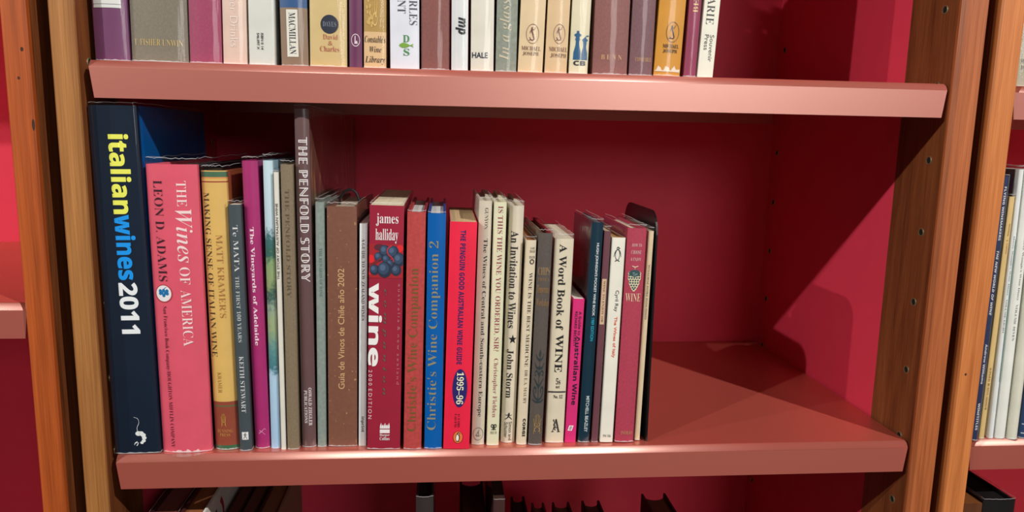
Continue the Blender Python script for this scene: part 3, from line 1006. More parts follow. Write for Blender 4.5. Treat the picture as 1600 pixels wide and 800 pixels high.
MIDDLE_ROW = [
 {'x': -0.33119, 'y': 0.0056, 'z': 0.0, 'w': 36.39, 'h': 286.1, 'lean': -0.01168, 'D': 165, 'k': 'h', 'b': 0.6, 'spine': (22, 36, 54), 'left': (0, 75, 135), 'right': (0, 88, 160), 'pages': (225, 220, 205), 'sl': 2, 'gl': 1, 'tex': '', 'label': 'tall thick navy book with yellow, blue and white lowercase title against the wooden post', 'deco': [('title_lettering', 'T', 'italian', 'SBX', 'd', 0.37, 0.8, 201.24, 263.93, (240, 243, 100)), ('title_lettering', 'T', 'wines', 'SBX', 'd', 0.37, 0.8, 147.93, 200.73, (20, 155, 245)), ('title_lettering', 'T', '2011', 'SBX', 'd', 0.35, 0.76, 103.29, 145.83, (240, 246, 250)), ('shrimp_emblem', 'SHRIMP', '', '', '', 0.42, 0.72, 6.8, 32.08, (235, 240, 240))]},
 {'x': -0.29219, 'y': 0.0058, 'z': 0.0, 'w': 40.01, 'h': 241.27, 'lean': -0.00464, 'D': 170, 'k': 'h', 'b': 3.5, 'spine': (226, 90, 112), 'left': (226, 90, 112), 'right': (28, 24, 26), 'pages': (225, 215, 195), 'sl': 5, 'gl': 0, 'tex': '', 'label': 'fat pink hardcover with white swash title and small round blue grape badge', 'deco': [('title_lettering', 'T', 'THE', 'R', 'd', 0.6, 0.78, 207.8, 228.16, (250, 225, 225)), ('title_lettering', 'T', 'Wines', 'IT', 'd', 0.55, 0.86, 162.2, 205.75, (250, 225, 225)), ('title_lettering', 'T', 'OF', 'R', 'd', 0.57, 0.77, 144.29, 158.53, (250, 225, 225)), ('title_lettering', 'T', 'AMERICA', 'R', 'd', 0.57, 0.77, 92.77, 139.52, (250, 225, 225)), ('author_lettering', 'T', 'LEON D. ADAMS', 'R', 'd', 0.14, 0.32, 146.93, 228.66, (62, 24, 40)), ('grape_badge', 'BADGE', '', '', '', 0.05, 0.4, 129.4, 144.29, (240, 240, 240)), ('publisher_lettering', 'T', 'San Francisco Book Company/HOUGHTON MIFFLIN COMPANY', 'R', 'd', 0.17, 0.27, 4.84, 126.2, (92, 20, 44)), ('torn_patch', 'TEAR', '', '', '', 0.2, 0.85, 0.28, 3.7, (240, 205, 205))], 'lip': 9},
 {'x': -0.2602, 'y': 0.0101, 'z': 0.0, 'w': 20.0, 'h': 236.61, 'lean': -0.00843, 'D': 160, 'k': 'h', 'b': 3, 'spine': (224, 184, 104), 'left': (60, 45, 35), 'right': (150, 80, 45), 'pages': (220, 210, 190), 'sl': 4, 'gl': 0, 'tex': '', 'label': 'yellow hardcover with green head band and red-brown foot band', 'deco': [('title_lettering', 'T', 'MAKING SENSE OF ITALIAN WINE', 'R', 'd', 0.06, 0.3, 81.93, 219.1, (74, 52, 30)), ('author_lettering', 'T', "MATT KRAMER'S", 'R', 'd', 0.5, 0.76, 115.39, 184.81, (172, 118, 62)), ('author_lettering', 'T', 'KRAMER', 'R', 'd', 0.26, 0.42, 50.69, 68.6, (172, 125, 66)), ('publisher_emblem', 'MONO', '', '', '', 0.28, 0.55, 20.66, 32.61, (205, 160, 80)), ('publisher_lettering', 'T', 'RUNNING', 'R', 'h', 0.12, 0.78, 15.52, 18.38, (205, 150, 80)), ('publisher_lettering', 'T', 'PRESS', 'R', 'h', 0.22, 0.66, 12.08, 14.94, (205, 150, 80))], 'bands': [(235.76, 236.61, (224, 184, 104)), (231.42, 235.76, (70, 110, 82)), (230.14, 231.42, (222, 150, 80)), (227.07, 228.09, (160, 60, 45)), (4.03, 42.8, (150, 72, 52)), (38.28, 39.41, (90, 110, 70)), (0.0, 4.03, (52, 105, 72))]},
 {'x': -0.244096, 'y': 0.0071, 'z': 0.0, 'w': 10.219, 'h': 209.76, 'lean': -0.00802, 'D': 165, 'k': 'p', 'b': 1.5, 'spine': (68, 80, 86), 'left': (60, 70, 76), 'right': (70, 50, 50), 'pages': (215, 205, 190), 'sl': 3, 'gl': 0, 'tex': '', 'label': 'thin slate-grey book with pale lettering squeezed beside the yellow hardcover', 'deco': [('title_lettering', 'T', 'Te MATA', 'R', 'd', 0.3, 0.72, 154.76, 193.17, (222, 226, 226)), ('subtitle_lettering', 'T', 'THE FIRST 100 YEARS', 'R', 'd', 0.32, 0.66, 95.37, 151.03, (205, 212, 212)), ('author_lettering', 'T', 'KEITH STEWART', 'R', 'd', 0.32, 0.7, 34.1, 83.27, (222, 226, 226)), ('publisher_label', 'rect', '', '', '', 0.25, 0.8, 10.19, 17.05, (232, 236, 236)), ('publisher_emblem', 'SOW', '', '', '', 0.35, 0.7, 10.77, 16.48, (35, 30, 32))]},
 {'x': -0.231284, 'y': 0.0114, 'z': 0.0, 'w': 12.608, 'h': 244.84, 'lean': -0.01087, 'D': 170, 'k': 'h', 'b': 2.5, 'spine': (172, 42, 112), 'left': (150, 30, 95), 'right': (150, 35, 100), 'pages': (215, 205, 190), 'sl': 3, 'gl': 0, 'tex': '', 'label': 'magenta hardcover with white rounded title, beside the pale blue picture book', 'deco': [('title_lettering', 'T', 'The Vineyards of Adelaide', 'RBc', 'd', 0.28, 0.62, 91.31, 191.19, (250, 225, 238)), ('publisher_emblem', 'FLY', '', '', '', 0.3, 0.8, 11.57, 18.49, (225, 150, 190))]},
 {'x': -0.220132, 'y': 0.011, 'z': 0.0, 'w': 8.096, 'h': 245.37, 'lean': 0.00347, 'D': 175, 'k': 'h', 'b': 1.5, 'spine': 'PIC', 'left': (120, 160, 170), 'right': (160, 195, 215), 'pages': (220, 215, 205), 'sl': 5, 'gl': 0, 'tex': '', 'label': 'slim pale blue hardcover with painted trees and lake on its spine', 'deco': []},
 {'x': -0.212889, 'y': 0.0085, 'z': 0.0, 'w': 4.234, 'h': 236.36, 'lean': 0.0023, 'D': 165, 'k': 'p', 'b': 0, 'spine': (228, 226, 214), 'left': (220, 215, 205), 'right': (35, 70, 65), 'pages': (230, 222, 205), 'sl': 1, 'gl': 0, 'tex': '', 'label': 'very thin white booklet with black capitals running up its spine', 'deco': [('title_lettering', 'T', 'THE STORY OF AUSTRALIAN WINE', 'SB', 'u', 0.22, 0.72, 148.17, 211.06, (40, 38, 38))]},
 {'x': -0.204876, 'y': 0.0081, 'z': 0.0, 'w': 10.192, 'h': 242.67, 'lean': 0.00407, 'D': 180, 'k': 'h', 'b': 1.5, 'spine': (134, 118, 94), 'left': (128, 110, 86), 'right': (128, 110, 86), 'pages': (215, 205, 185), 'sl': 3, 'gl': 0, 'tex': 'linen', 'label': 'khaki linen hardcover with faint stamped title, next to the tallest brown book', 'deco': [('title_lettering', 'T', 'THE PENFOLD STORY', 'R', 'd', 0.33, 0.66, 133.15, 222.61, (98, 86, 66))]},
 {'x': -0.192283, 'y': 0.0124, 'z': 0.0, 'w': 12.075, 'h': 287.07, 'lean': 0.00135, 'D': 318, 'k': 'h', 'b': 2, 'spine': (108, 82, 82), 'left': (95, 70, 70), 'right': 'LEAF', 'pages': (200, 185, 165), 'sl': 3, 'gl': 1, 'tex': '', 'label': 'tallest brown glossy book with ornate white capitals and leafy picture on its cover', 'deco': [('title_lettering', 'T', 'THE PENFOLD STORY', 'DS', 'd', 0.24, 0.86, 145.3, 264.76, (244, 238, 238)), ('publisher_lettering', 'T', 'OSWALD ZIEGLER', 'RB', 'd', 0.54, 0.78, 19.76, 53.61, (240, 232, 232)), ('publisher_lettering', 'T', 'PUBLICATIONS', 'RB', 'd', 0.22, 0.46, 22.08, 51.33, (240, 232, 232))]},
 {'x': -0.1814, 'y': 0.0125, 'z': 0.0, 'w': 7.78, 'h': 212.14, 'lean': 0.01139, 'D': 160, 'k': 'h', 'b': 1, 'spine': (138, 152, 145), 'left': (120, 130, 125), 'right': (130, 140, 135), 'pages': (215, 205, 185), 'sl': 3, 'gl': 0, 'tex': 'mottle', 'label': 'slim grey-green cloth book with almost no lettering, beside the copper brown guide', 'deco': [('title_lettering', 'T', 'THE REWARDS OF WINE', 'R', 'd', 0.4, 0.75, 132.74, 173.92, (84, 122, 122))]},
 {'x': -0.1637, 'y': 0.0127, 'z': 0.0, 'w': 24.85, 'h': 208.64, 'lean': 0.01182, 'D': 140, 'k': 'h', 'b': 0.8, 'spine': (128, 84, 66), 'left': (110, 70, 55), 'right': (118, 78, 62), 'pages': (200, 185, 165), 'sl': 3, 'gl': 0, 'tex': 'speck', 'label': 'copper-brown speckled book with gold lettering reading upward and black ribbon loop on top', 'deco': [('title_lettering', 'T', 'Guía de Vinos de Chile año 2002', 'Sc', 'u', 0.36, 0.58, 51.99, 156.71, (212, 172, 124))], 'lip': 2.5},
 {'x': -0.147, 'y': 0.0133, 'z': 0.0, 'w': 6.77, 'h': 194.7, 'lean': 0.01703, 'D': 140, 'k': 'p', 'b': 0, 'spine': (226, 230, 230), 'left': (220, 222, 222), 'right': (225, 225, 225), 'pages': (230, 225, 212), 'sl': 0, 'gl': 0, 'tex': '', 'label': 'thin white paperback between copper-brown book and crimson grape book', 'deco': [('title_lettering', 'T', 'A GUIDE TO NEW ZEALAND WINES', 'R', 'd', 0.3, 0.7, 112.08, 182.11, (40, 40, 44)), ('publisher_lettering', 'T', 'inprint', 'SSB', 'd', 0.25, 0.75, 12.79, 26.78, (40, 40, 44))]},
 {'x': -0.12806, 'y': 0.0048, 'z': 0.0, 'w': 28.54, 'h': 210.6, 'lean': 0.02062, 'D': 178, 'k': 'p', 'b': 0.5, 'spine': (162, 38, 62), 'left': (160, 36, 58), 'right': (150, 32, 55), 'pages': (226, 214, 184), 'sl': 2, 'gl': 1, 'tex': '', 'label': 'wide crimson paperback with grape photograph and huge white word down its spine', 'deco': [('author_lettering', 'T', 'james', 'Rc', 'h', 0.19, 0.84, 193.49, 204.04, (246, 236, 238)), ('author_lettering', 'T', 'halliday', 'Rc', 'h', 0.18, 0.84, 179.16, 191.38, (246, 236, 238)), ('grape_photograph', 'GRAPES', '', '', '', 0.0, 1.0, 150.18, 178.63, (200, 30, 45)), ('title_lettering', 'T', 'wine', 'SBX', 'd', -0.0, 0.4, 74.11, 145.85, (248, 246, 244)), ('subtitle_lettering', 'T', 'c o m p a n i o n', 'ITX', 'd', 0.42, 0.56, 48.67, 140.97, (112, 92, 86)), ('subtitle_lettering', 'T', 'a u s t r a l i a  &  n e w  z e a l a n d', 'S', 'd', 0.86, 0.94, 58.32, 145.31, (205, 120, 135)), ('edition_lettering', 'T', '2 0 0 0  E D I T I O N', 'S', 'd', 0.02, 0.13, 27.5, 70.74, (240, 205, 212)), ('publisher_emblem', 'FLAME', '', '', '', 0.38, 0.68, 14.81, 24.62, (246, 240, 240)), ('publisher_lettering', 'T', 'Harper', 'RB', 'h', 0.38, 0.68, 11.62, 14.23, (246, 240, 240)), ('publisher_lettering', 'T', 'Collins', 'RB', 'h', 0.38, 0.68, 8.43, 11.34, (246, 240, 240))]},
 {'x': -0.10342, 'y': 0.0037, 'z': 0.0, 'w': 15.62, 'h': 205.73, 'lean': 0.01859, 'D': 150, 'k': 'h', 'b': 1.2, 'spine': (188, 68, 66), 'left': (180, 62, 62), 'right': (150, 30, 48), 'pages': (210, 212, 210), 'sl': 1, 'gl': 0, 'tex': 'mottle', 'label': 'mottled red hardcover with dull gold title reading upward', 'deco': [('title_lettering', 'T', "Christie's Wine Companion", 'R', 'u', 0.15, 0.8, 16.58, 159.1, (122, 94, 48))], 'lip': 4},
 {'x': -0.08571, 'y': 0.0042, 'z': 0.0, 'w': 15.46, 'h': 204.8, 'lean': 0.0131, 'D': 150, 'k': 'h', 'b': 1.2, 'spine': (2, 98, 180), 'left': (0, 88, 168), 'right': (0, 85, 170), 'pages': (215, 215, 212), 'sl': 1, 'gl': 1, 'tex': '', 'label': 'bright blue hardcover with dull gold title reading upward', 'deco': [('title_lettering', 'T', "Christie's Wine Companion 2", 'R', 'u', 0.1, 0.76, 17.21, 181.67, (152, 146, 118))], 'lip': 4},
 {'x': -0.06562, 'y': 0.003, 'z': 0.0, 'w': 23.03, 'h': 198.0, 'lean': 0.02313, 'D': 125, 'k': 'p', 'b': 0, 'spine': (232, 30, 66), 'left': (228, 28, 62), 'right': (228, 28, 62), 'pages': (206, 178, 134), 'sl': 0, 'gl': 0, 'tex': '', 'label': 'vivid red-pink paperback with navy title and navy oval carrying years', 'deco': [('title_lettering', 'T', 'THE PENGUIN GOOD AUSTRALIAN WINE GUIDE', 'SSBc', 'd', 0.4, 0.6, 75.84, 191.08, (62, 28, 92)), ('year_oval', 'ell', '', '', '', 0.28, 0.84, 37.62, 71.88, (38, 34, 102)), ('year_lettering', 'T', '1995–96', 'RB', 'd', 0.44, 0.7, 40.5, 69.04, (245, 240, 200)), ('isbn_lettering', 'T', 'ISBN 0 14', 'SB', 'u', 0.52, 0.6, 19.7, 31.86, (110, 25, 45)), ('isbn_lettering', 'T', '02.5197 3', 'SB', 'u', 0.4, 0.48, 19.7, 31.86, (110, 25, 45)), ('penguin_badge', 'PENG', '', '', '', 0.36, 0.74, 5.13, 16.21, (230, 120, 60))]},
 {'x': -0.046585, 'y': 0.0112, 'z': 0.0, 'w': 11.451, 'h': 214.96, 'lean': 0.01943, 'D': 140, 'k': 'h', 'b': 1.5, 'spine': (216, 206, 186), 'left': (205, 195, 178), 'right': (210, 200, 180), 'pages': (228, 222, 205), 'sl': 3, 'gl': 0, 'tex': '', 'label': 'cream hardcover with black title beside the vivid red-pink paperback', 'deco': [('author_lettering', 'T', 'GUNYON', 'R', 'd', 0.45, 0.72, 191.28, 209.07, (60, 52, 50)), ('title_lettering', 'T', 'The Wines of Central and South-eastern Europe', 'R', 'd', 0.36, 0.74, 26.01, 183.14, (52, 46, 46)), ('publisher_emblem', 'WING', '', '', '', 0.1, 0.9, 4.16, 16.0, (120, 108, 100))]},
 {'x': -0.033625, 'y': 0.0093, 'z': 0.0, 'w': 11.141, 'h': 214.2, 'lean': 0.0154, 'D': 140, 'k': 'h', 'b': 0.8, 'spine': (230, 228, 194), 'left': (225, 222, 190), 'right': (225, 222, 190), 'pages': (232, 228, 215), 'sl': 3, 'gl': 0, 'tex': '', 'label': 'pale lime-cream hardcover with dark red title asking a question', 'deco': [('title_lettering', 'T', 'IS THIS THE WINE YOU ORDERED, SIR?', 'R', 'd', 0.28, 0.74, 85.57, 210.99, (152, 62, 80)), ('author_lettering', 'T', 'Christopher Fielden', 'R', 'd', 0.3, 0.72, 25.99, 79.29, (160, 76, 88)), ('publisher_emblem', 'CLUB', '', '', '', 0.3, 0.78, 13.92, 20.11, (56, 60, 54)), ('publisher_lettering', 'T', 'HELM', 'R', 'h', 0.28, 0.8, 10.67, 13.04, (120, 120, 104))]},
 {'x': -0.019783, 'y': 0.0142, 'z': 0.0, 'w': 12.655, 'h': 210.81, 'lean': 0.0194, 'D': 140, 'k': 'h', 'b': 3, 'spine': (226, 216, 194), 'left': (215, 205, 185), 'right': (215, 205, 185), 'pages': (222, 214, 196), 'sl': 4, 'gl': 0, 'tex': '', 'label': 'cream hardcover with condensed black title and black star', 'deco': [('title_lettering', 'T', 'An Invitation to Wines', 'Rc', 'd', 0.14, 0.68, 104.65, 189.5, (44, 40, 40)), ('star_emblem', 'STAR', '', '', '', 0.25, 0.85, 90.35, 98.94, (30, 28, 30)), ('author_lettering', 'T', 'John Storm', 'Rc', 'd', 0.16, 0.66, 41.56, 85.75, (44, 40, 40)), ('publisher_emblem', 'SOW', '', '', '', 0.2, 0.76, 21.48, 27.99, (40, 36, 36)), ('publisher_lettering', 'T', 'Simon and', 'S', 'd', 0.52, 0.76, 2.4, 19.69, (60, 54, 52)), ('publisher_lettering', 'T', 'Schuster', 'S', 'd', 0.2, 0.44, 4.79, 19.1, (60, 54, 52))]},
 {'x': -0.008047, 'y': 0.0095, 'z': 0.0, 'w': 9.215, 'h': 182.3, 'lean': 0.02499, 'D': 110, 'k': 'p', 'b': 1, 'spine': (228, 214, 186), 'left': (215, 200, 175), 'right': (215, 200, 175), 'pages': (150, 95, 55), 'sl': 3, 'gl': 0, 'tex': '', 'label': 'narrow cream paperback with browned page tops beside the dark taupe book', 'deco': [('subtitle_lettering', 'T', 'A SANE', 'R', 'h', 0.42, 0.86, 174.37, 176.56, (80, 70, 62)), ('subtitle_lettering', 'T', 'THOUGHT', 'R', 'h', 0.36, 0.92, 171.63, 173.83, (80, 70, 62)), ('subtitle_lettering', 'T', 'HEALTH', 'R', 'h', 0.36, 0.9, 166.69, 168.89, (80, 70, 62)), ('ring_emblem', 'RING', '', '', '', 0.42, 0.86, 161.73, 166.14, (40, 36, 36)), ('title_lettering', 'T', 'WINE IS THE BEST MEDICINE', 'R', 'd', 0.42, 0.76, 71.54, 154.55, (58, 50, 48)), ('author_lettering', 'T', 'DR E.A. MAURY', 'R', 'd', 0.46, 0.76, 37.84, 68.65, (100, 86, 78)), ('publisher_lettering', 'T', 'CORGI', 'SBX', 'd', 0.52, 0.8, 7.74, 24.32, (30, 28, 30))]},
 {'x': 0.00384, 'y': 0.008, 'z': 0.0, 'w': 12.4, 'h': 188.59, 'lean': 0.0246, 'D': 125, 'k': 'h', 'b': 1.5, 'spine': (90, 82, 76), 'left': (82, 74, 68), 'right': (150, 30, 45), 'pages': (120, 80, 52), 'sl': 3, 'gl': 0, 'tex': 'linen', 'label': 'dark taupe antique book with gilt heading and dark leafy ornament', 'deco': [('title_lettering', 'T', 'CHIPS', 'R', 'h', 0.08, 0.92, 152.65, 159.29, (176, 144, 106)), ('title_lettering', 'T', 'FROM A', 'R', 'h', 0.1, 0.88, 147.11, 150.16, (160, 128, 92)), ('title_lettering', 'T', 'Temperance', 'IT', 'h', 0.06, 0.96, 134.86, 143.78, (166, 130, 88)), ('title_lettering', 'T', 'Workshop', 'IT', 'h', 0.06, 0.96, 123.66, 132.07, (166, 130, 88)), ('leaf_ornament', 'ORN', '', '', '', 0.1, 0.96, 38.81, 87.4, (44, 60, 66)), ('gilt_monogram', 'MONO', '', '', '', 0.22, 0.92, 10.53, 28.84, (176, 144, 96))]},
 {'x': 0.021594, 'y': 0.0124, 'z': 0.0, 'w': 16.807, 'h': 183.22, 'lean': 0.01962, 'D': 115, 'k': 'p', 'b': 0.8, 'spine': (226, 216, 190), 'left': (210, 200, 178), 'right': (215, 205, 182), 'pages': (220, 210, 188), 'sl': 4, 'gl': 0, 'tex': '', 'label': 'wide cream paperback with bold black title and black rule near its foot', 'deco': [('title_lettering', 'T', 'A Word Book of', 'RB', 'd', 0.26, 0.66, 103.26, 178.53, (34, 32, 34)), ('title_lettering', 'T', 'WINE', 'RB', 'd', 0.3, 0.7, 65.13, 99.25, (34, 32, 34)), ('price_lettering', 'T', '5s', 'RB', 'h', 0.42, 0.66, 54.03, 59.88, (44, 40, 40)), ('price_lettering', 'T', 'net', 'R', 'h', 0.42, 0.64, 50.51, 53.44, (44, 40, 40)), ('black_rule', 'rect', '', '', '', 0.02, 0.98, 46.69, 47.87, (40, 40, 46)), ('number_lettering', 'T', 'No. 12', 'RB', 'h', 0.32, 0.82, 41.39, 44.63, (60, 56, 54)), ('publisher_emblem', 'ALOGO', '', '', '', 0.3, 0.78, 10.2, 22.14, (44, 44, 46))]},
 {'x': 0.035866, 'y': 0.0125, 'z': 0.0, 'w': 10.137, 'h': 130.95, 'lean': 0.02788, 'D': 115, 'k': 'p', 'b': 0, 'spine': (212, 42, 116), 'left': (215, 38, 115), 'right': (215, 38, 115), 'pages': (228, 222, 210), 'sl': 0, 'gl': 0, 'tex': '', 'label': 'short magenta-pink paperback, lowest book of the row', 'deco': [('title_lettering', 'T', 'A Guide to', 'SSB', 'd', 0.56, 0.82, 98.58, 119.74, (50, 20, 46)), ('title_lettering', 'T', 'Australian Wine', 'SSBX', 'd', 0.38, 0.82, 34.96, 98.0, (46, 18, 46)), ('author_lettering', 'T', 'RICHARD BECKETT', 'SSB', 'd', 0.22, 0.44, 88.78, 119.74, (60, 22, 50)), ('publisher_emblem', 'PARA', '', '', '', 0.18, 0.72, 11.12, 15.91, (248, 236, 240))]},
 {'x': 0.04802, 'y': 0.0119, 'z': 0.0, 'w': 10.431, 'h': 197.51, 'lean': 0.02726, 'D': 88, 'k': 'h', 'b': 1.2, 'spine': (20, 52, 68), 'left': (74, 38, 52), 'right': (20, 50, 66), 'pages': (215, 212, 205), 'sl': 3, 'gl': 1, 'tex': '', 'label': 'dark teal pocket hardcover with white capitals and cyan edition date', 'deco': [('title_lettering', 'T', "HUGH JOHNSON'S POCKET WINE BOOK", 'SB', 'd', 0.44, 0.74, 115.86, 179.89, (226, 232, 234)), ('edition_lettering', 'T', '1989 EDITION', 'SB', 'd', 0.46, 0.74, 93.48, 114.15, (40, 165, 195)), ('publisher_lettering', 'T', 'MITCHELL BEAZLEY', 'SB', 'd', 0.46, 0.76, 9.93, 43.28, (205, 215, 218))]},
 {'x': 0.057882, 'y': 0.0122, 'z': 0.0, 'w': 6.064, 'h': 190.42, 'lean': 0.02299, 'D': 95, 'k': 'p', 'b': 0, 'spine': (108, 64, 74), 'left': (140, 45, 70), 'right': (100, 60, 70), 'pages': (205, 190, 165), 'sl': 4, 'gl': 0, 'tex': '', 'label': 'thin purplish-brown book with small beige spine label', 'deco': [('spine_label', 'rect', '', '', '', 0.08, 0.8, 108.33, 148.66, (216, 186, 152)), ('title_lettering', 'T', 'WINE TO ENJOY OR', 'RB', 'd', 0.26, 0.62, 110.05, 146.97, (96, 60, 54))]},
 {'x': 0.068223, 'y': 0.0103, 'z': 0.0, 'w': 12.013, 'h': 184.26, 'lean': 0.02026, 'D': 105, 'k': 'p', 'b': 0.5, 'spine': (230, 228, 214), 'left': (222, 218, 204), 'right': (222, 218, 204), 'pages': (190, 150, 100), 'sl': 0, 'gl': 0, 'tex': '', 'label': 'off-white paperback with black penguin drawing and small orange title', 'deco': [('penguin_emblem', 'PENGO', '', '', '', 0.16, 0.74, 163.59, 176.93, (44, 42, 44)), ('author_lettering', 'T', 'Cyril Ray', 'S', 'd', 0.4, 0.74, 119.63, 138.34, (44, 42, 44)), ('title_lettering', 'T', 'The Wines of Italy', 'SB', 'd', 0.46, 0.74, 78.19, 115.06, (226, 98, 72)), ('number_lettering', 'T', 'PH 156', 'S', 'h', 0.22, 0.8, 4.82, 7.23, (90, 86, 80))]},
 {'x': 0.084255, 'y': 0.0096, 'z': 0.0, 'w': 17.11, 'h': 192.61, 'lean': 0.01662, 'D': 100, 'k': 'h', 'b': 1.2, 'spine': (178, 60, 84), 'left': (150, 50, 74), 'right': (165, 55, 78), 'pages': (216, 200, 172), 'sl': 3, 'gl': 0, 'tex': 'linen', 'label': 'crimson hardcover with pale grape cluster drawing above one cream word', 'deco': [('subtitle_lettering', 'T', 'HOW TO', 'R', 'h', 0.26, 0.78, 176.58, 179.35, (238, 196, 194)), ('subtitle_lettering', 'T', 'CHOOSE', 'R', 'h', 0.24, 0.78, 170.19, 173.53, (238, 196, 194)), ('subtitle_lettering', 'T', '& ENJOY', 'R', 'h', 0.24, 0.78, 164.06, 167.13, (238, 196, 194)), ('grape_emblem', 'CLUSTER', '', '', '', 0.14, 0.84, 137.94, 159.87, (232, 220, 182)), ('title_lettering', 'T', 'WINE', 'R', 'h', 0.08, 0.88, 128.59, 135.68, (246, 214, 182)), ('publisher_lettering', 'T', 'INVRAO', 'R', 'h', 0.28, 0.9, 7.24, 10.55, (215, 160, 120))]},
 {'x': 0.09717, 'y': 0.0136, 'z': 0.0, 'w': 4.96, 'h': 189.86, 'lean': 0.01894, 'D': 100, 'k': 'p', 'b': 0, 'spine': (230, 208, 172), 'left': (220, 200, 165), 'right': (215, 195, 160), 'pages': (226, 212, 184), 'sl': 3, 'gl': 0, 'tex': '', 'label': 'thin cream booklet with small capitals reading upward beside the black bookend', 'deco': [('title_lettering', 'T', 'GOOD WINE FROM PORTUGAL', 'RB', 'u', 0.3, 0.66, 111.86, 160.9, (92, 84, 66))]},
]
